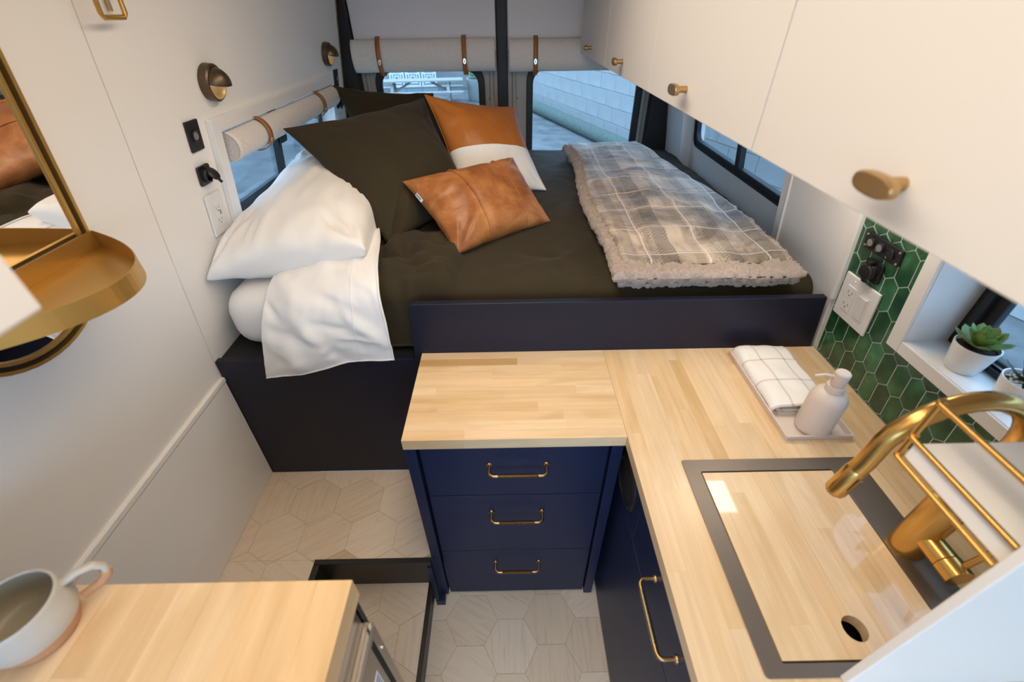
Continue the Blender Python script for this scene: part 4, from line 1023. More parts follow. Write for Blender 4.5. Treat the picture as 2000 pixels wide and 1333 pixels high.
def towel_layer(nm, x0, x1, y0, y1, z0, T, sd):
    b = B(); uvl = b.bm.loops.layers.uv.new('UVMap'); n = 14; ny = 30; P = []
    prof = []
    for k in range(n + 1): # C shaped fold: rounded left side
        a = math.pi / 2 + math.pi * k / n; prof.append((T / 2 + T / 2 * math.cos(a), T / 2 + T / 2 * math.sin(a)))
    path = [(lerp(x1 - x0, T / 2, i / 20), T) for i in range(20)] + prof + [(lerp(T / 2, x1 - x0, i / 20), 0.0) for i in range(1, 21)]
    for i in range(ny + 1):
        y = lerp(y0, y1, i / ny); row = []
        for k, (px, pz) in enumerate(path):
            ee = min(i, ny - i) / ny
            dz = 0.004 * nz(px * 25 + sd, y * 18, k * .02) * (1 if pz > T * .3 else 0.2) - 0.006 * max(0, 0.1 - ee) / 0.1 * (pz / T) + 0.004 * math.sin(px * 25) * (pz / T)
            row.append(Vector((x0 + px + 0.002 * nz(y * 12, pz * 90 + sd), y, z0 + pz + dz)))
        P.append(row)
    V = [[b.bm.verts.new(p) for p in r] for r in P]
    for i in range(ny):
        for k in range(len(path) - 1):
            f = b.bm.faces.new([V[i][k], V[i][k + 1], V[i + 1][k + 1], V[i + 1][k]])
            for lp, (a_, c_) in zip(f.loops, ((i, k), (i, k + 1), (i + 1, k + 1), (i + 1, k))): lp[uvl].uv = (path[c_][0] + (0 if path[c_][1] > T * .5 else .03), P[a_][c_].y)
    b.sm = True
    o = fin(b, nm, 'towel', tw, smooth=True, autosmooth=180); md = o.modifiers.new('t', 'SOLIDIFY'); md.thickness = 0.003; md.offset = 1
    return o
towel_layer('towel_fold', 0.6340, 0.770, 0.722, 0.955, 0.8585, 0.028, 1.0)
towel_layer('towel_fold', 0.6480, 0.768, 0.726, 0.952, 0.8635, 0.016, 5.0)
sb = thing('soap_dispenser', 'matte beige soap pump bottle standing on the tray', 'soap bottle', (0.706, 0.678, 0.856))
c_ = (0.706, 0.678, 0.8565)
fin(B().lathe([(0, 0), (0.032, 0), (0.036, 0.004), (0.0375, 0.012), (0.0375, 0.092), (0.0362, 0.103), (0.032, 0.113), (0.025, 0.120), (0.0175, 0.123), (0, 0.123)], 48, c_), 'bottle', 'ceramic', sb, autosmooth=60)
fin(B().lathe([(0.0185, 0.1232), (0.0185, 0.138), (0, 0.138)], 36, c_), 'collar', 'ceramic', sb, bevel=0.0008)
fin(B().lathe([(0.0125, 0.1382), (0.0140, 0.144), (0.0152, 0.164), (0.0152, 0.172), (0.0125, 0.175), (0, 0.176)], 36, c_), 'pump_head', 'ceramic', sb)
fin(B().tube([(c_[0] - 0.010, c_[1] + .002, c_[2] + 0.160), (c_[0] - 0.032, c_[1] + .006, c_[2] + 0.164), (c_[0] - 0.050, c_[1] + .010, c_[2] + 0.158)], [0.0038, 0.0032, 0.0026], 12), 'spout', 'ceramic', sb)

# succulents on the niche sill
def leafmesh(b, base, direction, up, ln, wd, th_, curl=0.25):
    d = direction.normalized(); s = d.cross(up).normalized(); u = s.cross(d).normalized(); n = 7; R = []
    for i in range(n + 1):
        t = i / n; w_ = wd * (math.sin(math.pi * (0.12 + 0.80 * t)) ** 0.8) * (1 if t < .97 else .1); c = base + d * (ln * t) + u * (curl * ln * t * t)
        tt = th_ * (1 - t) + 0.0006
        R.append([c - s * w_ / 2, c - u * tt * .6, c + s * w_ / 2, c + u * tt * .5])
    V = [[b.bm.verts.new(p) for p in r] for r in R]
    for i in range(n):
        for k in range(4): b.bm.faces.new([V[i][k], V[i][(k + 1) % 4], V[i + 1][(k + 1) % 4], V[i + 1][k]])
    b.bm.faces.new(V[-1]); b.bm.faces.new(list(reversed(V[0]))); b.sm = True
def potted(name, label, x, y, z, r, h, kind):
    t = thing(name, label, 'plant', (x, y, z), 'potted plants on the sill')
    fin(B().lathe([(0, 0.0005), (r * .72, 0.0005), (r * .75, 0.002), (r, h), (r * .93, h), (r * .90, h * .86), (0, h * .86)], 40, (x, y, z)), 'pot', 'pot', t)
    b = B(); b.lathe([(0, h * .90), (r * .55, h * .895), (r * .895, h * .872)], 28, (x, y, z)); fin(b, 'soil', 'soil', t)
    top = Vector((x, y, z + h * .9))
    if kind == 0:
        for ring, (cnt, ln, el, wd) in enumerate(((8, 0.046, 18, 0.026), (8, 0.040, 38, 0.024), (6, 0.032, 56, 0.020), (4, 0.022, 72, 0.015))):
            for k in range(cnt):
                az = 2 * math.pi * (k + ring * 0.5) / cnt + random.uniform(-.1, .1); e = math.radians(el + random.uniform(-5, 5))
                b = B(); dr = Vector((math.cos(az) * math.cos(e), math.sin(az) * math.cos(e), math.sin(e)))
                leafmesh(b, top + Vector((math.cos(az), math.sin(az), 0)) * 0.004 + Vector((0, 0, 0.004 + 0.005 * ring)), dr, Vector((0, 0, 1)), ln, wd, 0.006, 0.22); fin(b, 'leaf', 'succ', t)
    else:
        for k in range(16):
            az = k * 2.4; e = math.radians(22 + 4.0 * k); ln = 0.060 + random.uniform(-.006, .01)
            b = B(); dr = Vector((math.cos(az) * math.cos(e), math.sin(az) * math.cos(e), math.sin(e)))
            leafmesh(b, top + Vector((0, 0, 0.001 * k)), dr, Vector((0, 0, 1)), ln, 0.016, 0.006, 0.18); fin(b, 'leaf', 'aloe', t)
        b = B()
        for k in range(60):
            a = random.uniform(0, 6.28); rr2 = r * .86 * math.sqrt(random.random()); cc_ = top + Vector((rr2 * math.cos(a), rr2 * math.sin(a), 0.001)); s_2 = random.uniform(.0018, .0032)
            bmesh.ops.create_icosphere(b.bm, subdivisions=1, radius=s_2, matrix=Matrix.Translation(cc_))
        o = fin(b, 'pebbles', 'pebble', t); o['kind'] = 'stuff'
    return t
potted('potted_succulent', 'light green rosette succulent in a white pot on the window sill', 0.915, 0.655, NI[2] + .0018, 0.037, 0.058, 0)
potted('potted_aloe', 'dark spiky aloe in a white pot with pebbles on the sill', 0.912, 0.548, NI[2] + .0018, 0.037, 0.060, 1)

# plates on the green backsplash
def plate_root(side, nm, label, cat, y, z, group=None):
    m = wallM(side, y, z, 0.001); t = thing(nm, label, cat, m.translation, group); return t, m
t, m = plate_root(1, 'switch_plate', 'black plate with three round buttons on green tiles', 'switch', 0.893, 1.212, 'black switch plates')
fin(B(m).prism(rrect(-0.057, 0.057, -0.0195, 0.0195, 0.005), (0.0, 0.006)), 'plate', 'blackp', t, bevel=0.0012)
for k, xx in enumerate((-0.034, -0.004, 0.028)):
    fin(B(m).lathe([(0.0125, 0.0062), (0.0125, 0.010), (0.0105, 0.0115), (0.0095, 0.0095), (0.0095, 0.007)], 28, (xx, 0, 0), cap=False), 'bezel', 'blackp' if k < 2 else 'black', t)
    fin(B(m).lathe([(0, 0.0063), (0.0093, 0.0063), (0.0085, 0.0105), (0, 0.011)], 24, (xx, 0, 0)), 'button', 'grey' if k < 2 else 'blackp', t)
for xx in (-0.051, 0.051):
    for yy in (-0.0135, 0.0135): fin(B(m).lathe([(0.0028, 0.0062), (0.0026, 0.0078), (0, 0.0082)], 12, (xx, yy, 0)), 'screw', 'grey', t)
def socket12(side, label, y, z, lid_open, group):
    t, m = plate_root(side, 'power_socket', label, 'socket', y, z, group)
    fin(B(m).prism(rrect(-0.027, 0.027, -0.025, 0.025, 0.006), (0.0, 0.006)), 'plate', 'blackp', t, bevel=0.0012)
    fin(B(m).lathe([(0.019, 0.0062), (0.019, 0.013), (0.016, 0.016), (0.0145, 0.016), (0.0145, 0.007), (0, 0.007)], 32), 'barrel', 'blackp', t)
    c = B(m)
    if lid_open:
        a = math.radians(62); c.M = m @ Matrix.Translation((0, 0.020, 0.014)) @ Matrix.Rotation(a - math.pi / 2 - .2, 4, 'X'); c.lathe([(0, 0), (0.0175, 0), (0.0178, 0.003), (0.015, 0.005), (0, 0.006)], 28, (0, -0.019, 0.0)); c.box(-0.005, 0.005, -0.046, -0.035, 0.0, 0.003, .001); c.box(-0.007, 0.007, -0.006, 0.005, -0.003, 0.004, .001)
    else:
        c.lathe([(0.0195, 0.0162), (0.0195, 0.020), (0.017, 0.0225), (0, 0.023)], 32); c.box(-0.006, 0.006, 0.017, 0.027, 0.0062, 0.021, .001); c.box(-0.005, 0.005, -0.026, -0.018, 0.016, 0.020, .001)
    fin(c, 'cap', 'blackp', t); return t
socket12(1, 'black twelve volt socket with closed cap on green tiles', 0.896, 1.153, False, 'black power sockets')
t, m = plate_root(1, 'wall_plate', 'white double plate with outlet and rocker switch on green tiles', 'outlet', 0.9065, 1.056, 'white wall plates')
fin(B(m).box(-0.0605, 0.0605, -0.060, 0.060, 0.0, 0.006), 'plate', 'plastic', t, bevel=0.002)
def outlet_face(t, m, xx, usb=False):
    f = fin(B(m).prism(rrect(xx - .0165, xx + .0165, -0.0335, 0.0335, 0.003), (0.0062, 0.0082)), 'outlet_face', 'plastic', t)
    b = B(m)
    for yy in (0.018, -0.016):
        b.box(xx - .0080, xx - .0062, yy - .004, yy + .004, 0.0083, 0.0087); b.box(xx + .0062, xx + .0080, yy - .0035, yy + .0035, 0.0083, 0.0087); b.box(xx - .002, xx + .002, yy - .0105, yy - .0065, 0.0083, 0.0087)
    if usb: b.box(xx + .006, xx + .012, -0.004, 0.009, 0.0083, 0.0087)
    fin(b, 'slots', 'grey', f)
    for yy in (0.048, -0.048): fin(B(m).lathe([(0.003, 0.0061), (0.0025, 0.0072), (0, 0.0074)], 12, (xx, yy, 0)), 'screw', 'plastic', t)
outlet_face(t, m, -0.0235)
b = B(m); b.box(0.0065, 0.0405, -0.0335, 0.0335, 0.0062, 0.0075); fin(b, 'rocker_surround', 'plastic', t)
b = B(m); b.prism([(0.0095, -0.030), (0.0375, -0.030), (0.0375, 0.030), (0.0095, 0.030)], (0.0076, 0.0078)); 
b2 = B(m @ Matrix(((0, 0, 1, 0.0095), (0, 1, 0, 0), (-1, 0, 0, 0), (0, 0, 0, 1)))); b2.prism([(-0.0078, -0.030), (-0.0078, 0.030), (-0.0122, 0.030), (-0.0088, -0.030)], (0, 0.028)); b.bm.free(); fin(b2, 'rocker', 'plastic', t)
for yy in (0.048, -0.048): fin(B(m).lathe([(0.003, 0.0061), (0.0025, 0.0072), (0, 0.0074)], 12, (0.0235, yy, 0)), 'screw', 'plastic', t)

# overhead cabinets, right side
CZ = 1.485; CX = 0.350
seams = [2.432, 1.806, 1.222, 0.656, 0.06]
names = ('white overhead cabinet farthest back beside the rear door', 'white overhead cabinet second from the rear doors', 'white overhead cabinet third from the rear doors', 'white overhead cabinet nearest the camera at right')
def knob(parent, x, y, z, dirx):
    b = B(); s = dirx
    b.cyl((x, y, z), (x + s * 0.020, y, z), 0.0062, 16)
    k = fin(b, 'knob', 'brassd', parent)
    b = B(Matrix(((0, 0, s, x + s * 0.020), (1, 0, 0, y), (0, 1, 0, z), (0, 0, 0, 1))))
    o = [(0.0245 * math.copysign(abs(math.cos(a)) ** 0.8, math.cos(a)), 0.0100 * math.copysign(abs(math.sin(a)) ** 0.8, math.sin(a))) for a in [2 * math.pi * i / 28 for i in range(28)]]
    b.prism(o, (0.0, 0.010)); fin(b, 'knob_head', 'brassd', k, bevel=0.002)
KN = (2.125, 1.532, 0.960, 0.384)
for i in range(4):
    y1, y0 = seams[i], seams[i + 1]
    t = thing('overhead_cabinet', names[i], 'cabinet', (0.58, (y0 + y1) / 2, CZ), 'right overhead cabinets')
    b = B(); 
    Q = [(CX + .020, CZ + .0005), (rw(CZ) - .001, CZ + .0005), (rw(1.92) - .001, 1.935), (CX + .020, 1.935)]
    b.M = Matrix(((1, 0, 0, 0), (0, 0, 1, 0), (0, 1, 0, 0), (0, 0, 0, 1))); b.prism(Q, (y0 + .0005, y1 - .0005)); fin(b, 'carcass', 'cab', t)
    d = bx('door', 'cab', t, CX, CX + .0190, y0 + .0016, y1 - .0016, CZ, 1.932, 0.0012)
    knob(d, CX - .0002, KN[i], 1.524, -1)
# lamp under the cabinets
ul = thing('cabinet_light', 'flat white lamp panel under the overhead cabinets', 'lamp', (0.74, 0.93, CZ - .012))
bx('lamp_body', 'plastic', ul, 0.56, 0.80, 0.82, 0.97, CZ - .012, CZ + .0003, 0.002)
bx('lamp_diffuser', 'ledpanel', ul, 0.57, 0.79, 0.83, 0.96, CZ - .0135, CZ - .0122)
ld = bpy.data.lights.new('cabinet_lamp_light', 'AREA'); ld.shape = 'RECTANGLE'; ld.size = 0.21; ld.size_y = 0.12; ld.energy = 0.85; ld.color = (1.0, 0.86, 0.68)
lo = bpy.data.objects.new('cabinet_lamp_light', ld); COL.objects.link(lo); lo.parent = ul; lo.location = (0.68 - 0.74, 0.895 - 0.93, -0.004)

# left overhead cabinet at the camera side
t = thing('overhead_cabinet', 'white overhead cabinet corner close to the camera at left', 'cabinet', (-0.55, 0.0, 1.485))
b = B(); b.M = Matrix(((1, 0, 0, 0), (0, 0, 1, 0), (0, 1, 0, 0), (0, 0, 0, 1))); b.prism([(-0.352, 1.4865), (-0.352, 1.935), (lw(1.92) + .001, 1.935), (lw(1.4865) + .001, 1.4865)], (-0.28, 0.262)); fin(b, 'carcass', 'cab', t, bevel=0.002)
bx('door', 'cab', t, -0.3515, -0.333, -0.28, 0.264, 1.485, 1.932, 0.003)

# partition at the right with brass railed shelf
wp = struct(bx('wall_partition', 'trimw', None, 0.482, 0.868, 0.190, 0.202, 0.8535, 1.4845, 0.002), 'white upright partition close to the camera at right')
sh_ = thing('rail_shelf', 'small white shelf with brass gallery rails over the sink', 'shelf', (0.62, 0.27, 1.22))
ZS = 1.224; XS = 0.484; YS = 0.3424
bx('shelf_board', 'trimw', sh_, XS + .006, rw(1.24) - .004, 0.2025, YS - .006, ZS - .024, ZS, 0.0015)
for zr in (1.1975, 1.2330, 1.2906):
    fin(B().tube([(XS, 0.2022, zr), (XS, YS - .006, zr), (XS + .001, YS - .002, zr), (XS + .004, YS, zr), (XS + .010, YS, zr)], 0.0036, 10), 'rail', 'brass', sh_)
fin(B().cyl((XS + .004, YS - .001, 1.1945), (XS + .004, YS - .001, 1.2938), 0.0036, 10), 'post', 'brass', sh_)

# fridge cabinet at the left foreground
ZW = 1.05
w = thing('worktop', 'maple counter top under the mug at lower left', 'worktop', (-0.5, 0.0, ZW - .045))
staves(w, uc_y, -0.852, -0.2175, -0.28, 0.2660, ZW - .044, ZW, 'y', 0.045, (0.25, 0.6))
fcab = thing('fridge_cabinet', 'dark cabinet side under the mug counter', 'cabinet', (-0.5, 0.1, 0.296))
bx('side_panel', 'black', fcab, -0.850, -0.224, 0.2575, 0.2650, 0.2965, ZW - .0445, 0.0008)
bx('side_panel', 'black', fcab, -0.850, -0.224, -0.28, -0.262, 0.2965, ZW - .0445)
bx('cabinet_floor', 'black', fcab, -0.850, -0.630, -0.2615, 0.2570, 0.2965, 0.315)
fr = thing('fridge', 'stainless steel fridge built in below the mug counter', 'fridge', (-0.5, 0.0, 0.316))
bx('body', 'black', fr, -0.83, -0.252, -0.25, 0.2560, 0.3165, 1.004)
bx('top_fascia', 'steel_shade', fr, -0.2515, -0.2235, -0.25, 0.2515, 0.9400, 1.0040, 0.001)
fd = bx('door', 'steel', fr, -0.2515, -0.2105, -0.25, 0.2560, 0.335, 0.9385, 0.002)
bx('door_edge', 'chrome', fd, -0.2170, -0.2100, -0.249, 0.2550, 0.9330, 0.9395, 0.001)
bx('grip_recess', 'deck', fd, -0.2106, -0.2100, 0.2282, 0.2385, 0.36, 0.918)
fin(B(Matrix(((0, 0, 1, -0.2104), (1, 0, 0, 0.2480), (0, 1, 0, 0.860), (0, 0, 0, 1)))).lathe([(0.0026, 0), (0.0026, 0.0012), (0.002, 0.0016), (0, 0.0016)], 20), 'lock', 'chrome', fd)
lb = bx('energy_label', 'paperw', fd, -0.2107, -0.2102, 0.150, 0.2165, 0.66, 0.8648)
lt = B()
for k in range(14):
    zz = 0.856 - k * 0.013; lt.box(-0.2101, -0.2099, 0.158 + 0.012 * ((k * 5) % 3) / 2, 0.2135, zz - .004, zz)
fin(lt, 'label_print', 'ink', lb)

# mug
mg = thing('mug', 'wide grey stoneware mug with raw clay foot and handle', 'mug', (-0.576, 0.210, ZW))
mc = (-0.576, 0.210, ZW + .0004)
fin(B().lathe([(0.0440, 0.0260), (0.0468, 0.033), (0.0485, 0.042), (0.047, 0.056), (0.0445, 0.068), (0.0440, 0.0715), (0.0425, 0.0725), (0.0412, 0.0715), (0.0412, 0.0700)], 56, mc, cap=False), 'cup', 'mugw', mg, autosmooth=80)
fin(B().lathe([(0, 0), (0.030, 0), (0.036, 0.006), (0.0405, 0.016), (0.0440, 0.0259), (0.0410, 0.0259), (0.030, 0.012), (0, 0.012)], 56, mc), 'clay_foot', 'mugc', mg, autosmooth=80)
fin(B().lathe([(0.0412, 0.0699), (0.0435, 0.056), (0.0452, 0.042), (0.042, 0.030), (0.034, 0.0225), (0, 0.0205)], 56, mc, cap=False), 'inside', 'mugi', mg, autosmooth=80)
hd = Vector((0.72, 0.69, 0)); o3 = Vector(mc)
def hp(r, z): return o3 + hd * r + Vector((0, 0, z))
fin(B().tube([hp(0.0455, 0.062), hp(0.060, 0.066), hp(0.074, 0.063), hp(0.0805, 0.053), hp(0.0795, 0.045)], 0.0060, 14, flat=0.75), 'handle', 'mugw', mg)
fin(B().tube([hp(0.0796, 0.0452), hp(0.077, 0.037), hp(0.068, 0.029), hp(0.0475, 0.025)], 0.0060, 14, flat=0.75), 'handle_foot', 'mugc', mg)

# ================================================================== LEFT WALL FITTINGS
def sconce(y, z, label):
    m = wallM(-1, y, z, 0.0008); t = thing('wall_sconce', label, 'lamp', m.translation, 'eyeball wall lamps')
    fin(B(m).lathe([(0, 0.0), (0.044, 0.0), (0.0445, 0.004), (0.0445, 0.020), (0.041, 0.024), (0.039, 0.024), (0.039, 0.012), (0, 0.012)], 48), 'base', 'bronze', t)
    # half dome hood over the upper part, open below
    def dome(R, nm, mt):
        b = B(m); P = []
        for i in range(13):
            el = math.radians(-8 + (188) * i / 12); row = []   # around the horizontal axis, from the front edge over the top to the back
            for j in range(25):
                az = math.radians(180 * j / 24)
                x = R * math.cos(az); rr3 = R * math.sin(az)
                a2 = math.radians(lerp(-6, 96, i / 12))
                row.append(Vector((x, rr3 * math.sin(a2), 0.020 + rr3 * math.cos(a2) * 1.0)))
            P.append(row)
        b.grid(P); return fin(b, nm, mt, t)
    h = dome(0.0375, 'hood', 'bronze'); md = h.modifiers.new('t', 'SOLIDIFY'); md.thickness = 0.0015; md.offset = -1
    fin(B(m).lathe([(0.0385, 0.0245), (0.032, 0.0165), (0.015, 0.0130), (0, 0.0125)], 40, cap=False), 'reflector', 'bronzei', t)
    ld = bpy.data.lights.new('sconce_light', 'POINT'); ld.energy = 0.03; ld.color = (1.0, 0.78, 0.52); ld.shadow_soft_size = 0.006
    lo = bpy.data.objects.new('sconce_light', ld); COL.objects.link(lo); lo.parent = t; lo.location = (m @ Vector((0, 0.006, 0.032))) - m.translation
    fin(B(m).lathe([(0, 0.026), (0.008, 0.026), (0.008, 0.0285), (0, 0.0285)], 16, (0, 0.016, 0)), 'bulb', 'plastic', t)
sconce(1.345, 1.509, 'bronze eyeball wall lamp nearer the camera')
sconce(2.290, 1.508, 'bronze eyeball wall lamp farther back near the rear door')
def touch_plate(y, z, label):
    t, m = plate_root(-1, 'switch_plate', label, 'switch', y, z, 'black switch plates')
    fin(B(m).prism(rrect(-0.027, 0.027, -0.036, 0.036, 0.002), (0.0, 0.005)), 'plate', 'blackp', t, bevel=0.0008)
    fin(B(m).lathe([(0.0145, 0.0052), (0.0145, 0.008), (0.0125, 0.0095), (0.011, 0.0085), (0.011, 0.006)], 28, cap=False), 'bezel', 'black', t)
    fin(B(m).lathe([(0, 0.0053), (0.0108, 0.0053), (0.009, 0.0085), (0, 0.009)], 24), 'button', 'grey', t)
    for yy in (-0.028, 0.028): fin(B(m).lathe([(0.0028, 0.0052), (0.0024, 0.0062), (0, 0.0064)], 12, (0, yy, 0)), 'screw', 'black', t)
touch_plate(1.2165, 1.404, 'black plate with one round button under the nearer wall lamp')
touch_plate(2.395, 1.405, 'small black switch plate beside the rear pillar')
socket12(-1, 'black twelve volt socket with open cap on the left wall', 1.212, 1.308, True, 'black power sockets')
socket12(-1, 'black socket half hidden behind the rear olive cushion', 2.392, 1.305, False, 'black power sockets')
def outlet(y, z, label):
    t, m = plate_root(-1, 'wall_plate', label, 'outlet', y, z, 'white wall plates')
    fin(B(m).box(-0.037, 0.037, -0.058, 0.058, 0.0, 0.006), 'plate', 'plastic', t, bevel=0.002); outlet_face(t, m, 0.0, True)
outlet(1.217, 1.199, 'white outlet plate with charging port below the left sockets')
outlet(2.398, 1.196, 'white outlet plate low behind the rear olive cushion')
# gold wall hook at the top edge
t = thing('wall_hook', 'gold square loop hook high on the left wall', 'hook', (lw(1.66), 1.04, 1.645))
m = wallM(-1, 1.035, 1.70, 0.001)
fin(B(m).tube([(-0.032, 0.05, 0.0), (-0.032, 0.05, 0.028), (-0.032, -0.040, 0.034), (-0.026, -0.046, 0.034), (0.026, -0.046, 0.034), (0.032, -0.040, 0.034), (0.032, 0.05, 0.028), (0.032, 0.05, 0.0)], 0.0045, 10), 'loop', 'gold', t)
fin(B(m).tube([(0.036, 0.05, 0.0005), (0.036, -0.040, 0.006)], 0.004, 8), 'back_bar', 'brassd', t)

# mirror with half round shelf
mr = thing('wall_mirror', 'pill shaped gold framed mirror with half round shelf', 'mirror', (-0.83, 0.63, 1.16))
mm = wallM(-1, 0.630, 1.40, 0.001)
def pill(r, z0_, z1_, n=24):
    return [(r * math.cos(math.radians(180 + 180 * i / n)), z0_ + r * math.sin(math.radians(180 + 180 * i / n))) for i in range(n + 1)] + [(r * math.cos(math.radians(180 * i / n)), z1_ + r * math.sin(math.radians(180 * i / n))) for i in range(n + 1)]
zl_, zh_ = -0.072, 0.30
fin(B(mm).ring(pill(0.172, zl_, zh_), pill(0.1655, zl_, zh_), (0.0, 0.012)), 'frame', 'gold', mr, bevel=0.001)
fin(B(mm).ring(pill(0.1653, zl_, zh_), pill(0.1568, zl_, zh_), (0.0, 0.002)), 'inner_black_gap', 'deck', mr)  # black ring in the gap between the two frames
fin(B(mm).ring(pill(0.1566, zl_, zh_), pill(0.149, zl_, zh_), (0.002, 0.010)), 'inner_frame', 'gold', mr, bevel=0.001)
fin(B(mm).prism(pill(0.1488, zl_, zh_), (0.003, 0.006)), 'glass', 'mirror', mr)
# shelf: D shaped tray with rim
zt = 1.290; xw = lw(zt) + 0.021; n = 36
def dshape(rx, ry, off=0.0): return [(xw + off + (rx - off) * (1 - abs(1 - 2 * i / n) ** 2.05), 0.605 + ry * (1 - 2 * i / n)) for i in range(n + 1)]
b = B(); b.prism(dshape(0.196, 0.197), (zt, zt + .002)); tray = fin(b, 'shelf', 'gold', mr)
b = B(); b.ring(dshape(0.196, 0.197), dshape(0.194, 0.195, 0.002), (zt + .0021, zt + .034)); fin(b, 'shelf_rim', 'gold', tray)
bx('shelf_back', 'gold', tray, xw - .003, xw - .0002, 0.410, 0.800, zt - .004, zt + .034)

# ================================================================== BLINDS
def blind(nm, label, m, ln, R, strap_x, flat=1.0, spiral=True, group='rolled linen blinds'):
    """rolled cloth along local x, hanging from local y=0; z towards the room"""
    t = thing(nm, label, 'blind', m.translation, group)
    b = B(m); P = []; nL = 60
    turns = [(R * (1.0), a) for a in range(0, 360, 12)]
    for i in range(nL + 1):
        x = -ln / 2 + ln * i / nL; row = []
        for k in range(37):
            a = math.radians(90 + 10 * k)
            rr4 = R * (1 + 0.02 * nz(x * 8, k * .3, 2)) * (1 - 0.10 * (k / 36))
            row.append(Vector((x, -R * flat * 1.0 - 0.004 + rr4 * flat * math.sin(a), R + 0.003 + rr4 * math.cos(a) * -1.0)))
        P.append(row)
    b.grid(P); roll = fin(b, 'roll', 'linen', t); md = roll.modifiers.new('t', 'SOLIDIFY'); md.thickness = 0.003; md.offset = -1
    for s in (-1, 1):
        e = B(m); pts_ = []
        for k in range(110):
            a = k * 0.24; r_ = R * 0.93 * (1 - k / 125)
            pts_.append((s * (ln / 2 - .003), -R * flat - .004 + r_ * flat * math.sin(a), R + .003 + r_ * math.cos(a)))
        e.tube(pts_, 0.0016, 5); fin(e, 'rolled_edge', 'linen', roll)
        e = B(m); e.M = m @ Matrix(((0, 0, 1, s * (ln / 2 - .006)), (flat, 0, 0, -R * flat - .004), (0, 1, 0, R + .003), (0, 0, 0, 1))); e.lathe([(0, -0.001), (R * .9, -0.001), (R * .9, 0.001), (0, 0.001)], 24); fin(e, 'roll_end', 'linen', roll)
    for sx in strap_x:
        b = B(m); P = []
        for dx in (-0.011, 0.011):
            row = []
            for k in range(25):
                a = math.radians(95 + 270 * (k / 24) * 1.0)
                rr4 = R * 1.07 + 0.003
                row.append(Vector((sx + dx, -R * flat - .004 + rr4 * flat * math.sin(a), R + .003 - rr4 * math.cos(a))))
            P.append(row)
        b.grid(P); st = fin(b, 'strap', 'strap', t); md = st.modifiers.new('t', 'SOLIDIFY'); md.thickness = 0.002; md.offset = 1
        q = m @ Matrix.Translation((sx, -R * flat - .004 - R * flat * 0.30, R * 2.06 + .006))
        b = B(q); b.prism([(0.0075 * math.cos(a), 0.0125 * math.sin(a)) for a in [2 * math.pi * i / 20 for i in range(20)]], (-0.001, 0.002)); cl = fin(b, 'clasp', 'chrome', st, bevel=0.0006)
        b = B(q); b.prism([(0.0030 * math.cos(a), 0.0075 * math.sin(a)) for a in [2 * math.pi * i / 14 for i in range(14)]], (0.0022, 0.0060)); fin(b, 'turn_button', 'brassd', cl)
    return t
ml_ = wallM(-1, (WL[0] + WL[1]) / 2 - 0.0, WL[3] - 0.001, -0.030)
blind('window_blind', 'rolled oatmeal linen blind with leather straps in the left window', ml_, 0.945, 0.040, (-0.285, 0.245), 1.05)
mrr = Matrix(((1, 0, 0, -0.397), (0, 0, -1, YR - 0.031), (0, 1, 0, 1.552), (0, 0, 0, 1)))
blind('window_blind', 'rolled linen blind with two straps on the left rear door', mrr, 0.690, 0.040, (-0.213, 0.197), 1.75)
mrr = Matrix(((1, 0, 0, 0.383), (0, 0, -1, YR - 0.031), (0, 1, 0, 1.546), (0, 0, 0, 1)))
blind('window_blind', 'rolled linen blind on the right rear door partly behind cabinets', mrr, 0.735, 0.040, (-0.240, 0.24), 1.75)

# ================================================================== OUTSIDE
GZ = -0.65
gr = struct(bx('floor_outside', 'asphalt', None, -40, 40, -30, 60, GZ - .1, GZ), 'grey asphalt yard outside the van')
# painted block wall running away to the left
p0 = Vector((5.35, 1.0, GZ)); p1 = Vector((-0.53, 19.0, GZ)); dW = (p1 - p0); LW = dW.length; dW.normalize(); nW = Vector((-dW.y, dW.x, 0))
MW = Matrix(((dW.x, nW.x, 0, p0.x), (dW.y, nW.y, 0, p0.y), (0, 0, 1, GZ), (0, 0, 0, 1)))
bw = sroot('wall_yard', p0, 'white painted concrete block wall in the yard')
b = B(MW); b.box(-6, LW + 3, -0.20, -0.006, 0, 3.2); fin(b, 'wall_core', 'mortar', bw)
me = bpy.data.meshes.new('block_unit'); bm = bmesh.new(); bmesh.ops.create_cube(bm, size=1.0)
for v in bm.verts: v.co = Vector((v.co.x * 0.592, v.co.y * 0.02, v.co.z * 0.292))
bmesh.ops.bevel(bm, geom=list(bm.edges), offset=0.006, segments=1, affect='EDGES'); bm.to_mesh(me); bm.free(); me.materials.append(M['block'])
for r in range(7):
    for k in range(-2, 32):
        ob = bpy.data.objects.new('block', me); COL.objects.link(ob); ob.parent = bw
        mt = Matrix.Translation(-p0) @ MW @ Matrix.Translation(((k + (.5 if r % 2 else 0)) * 0.60 + .3, random.uniform(-.002, .002), r * 0.30 + .15)); ob.matrix_basis = mt
# rolled turf along the wall foot
q0 = MW @ Vector((6.4, 0.42, 0.14)); q1 = MW @ Vector((16.5, 0.42, 0.14))
ro = thing('turf_roll', 'long green turf roll lying along the block wall', 'carpet roll', ((q0.x + q1.x) / 2, (q0.y + q1.y) / 2, GZ))
b = B(); b.tube([q0.lerp(q1, i / 20) + Vector((0, 0, 0.01 * nz(i, 2))) for i in range(21)], 0.145, 24); fin(b, 'roll', 'carpetroll', ro)
b = B()
for k in range(90):
    a = k * .33; r_ = 0.14 * (1 - k / 100); 
    if k == 0: sp_ = []
    sp_.append(q0 - dW * 0.004 + nW * (r_ * math.cos(a)) + Vector((0, 0, r_ * math.sin(a))))
b.tube(sp_, 0.006, 5); fin(b, 'roll_end', 'deck', ro)
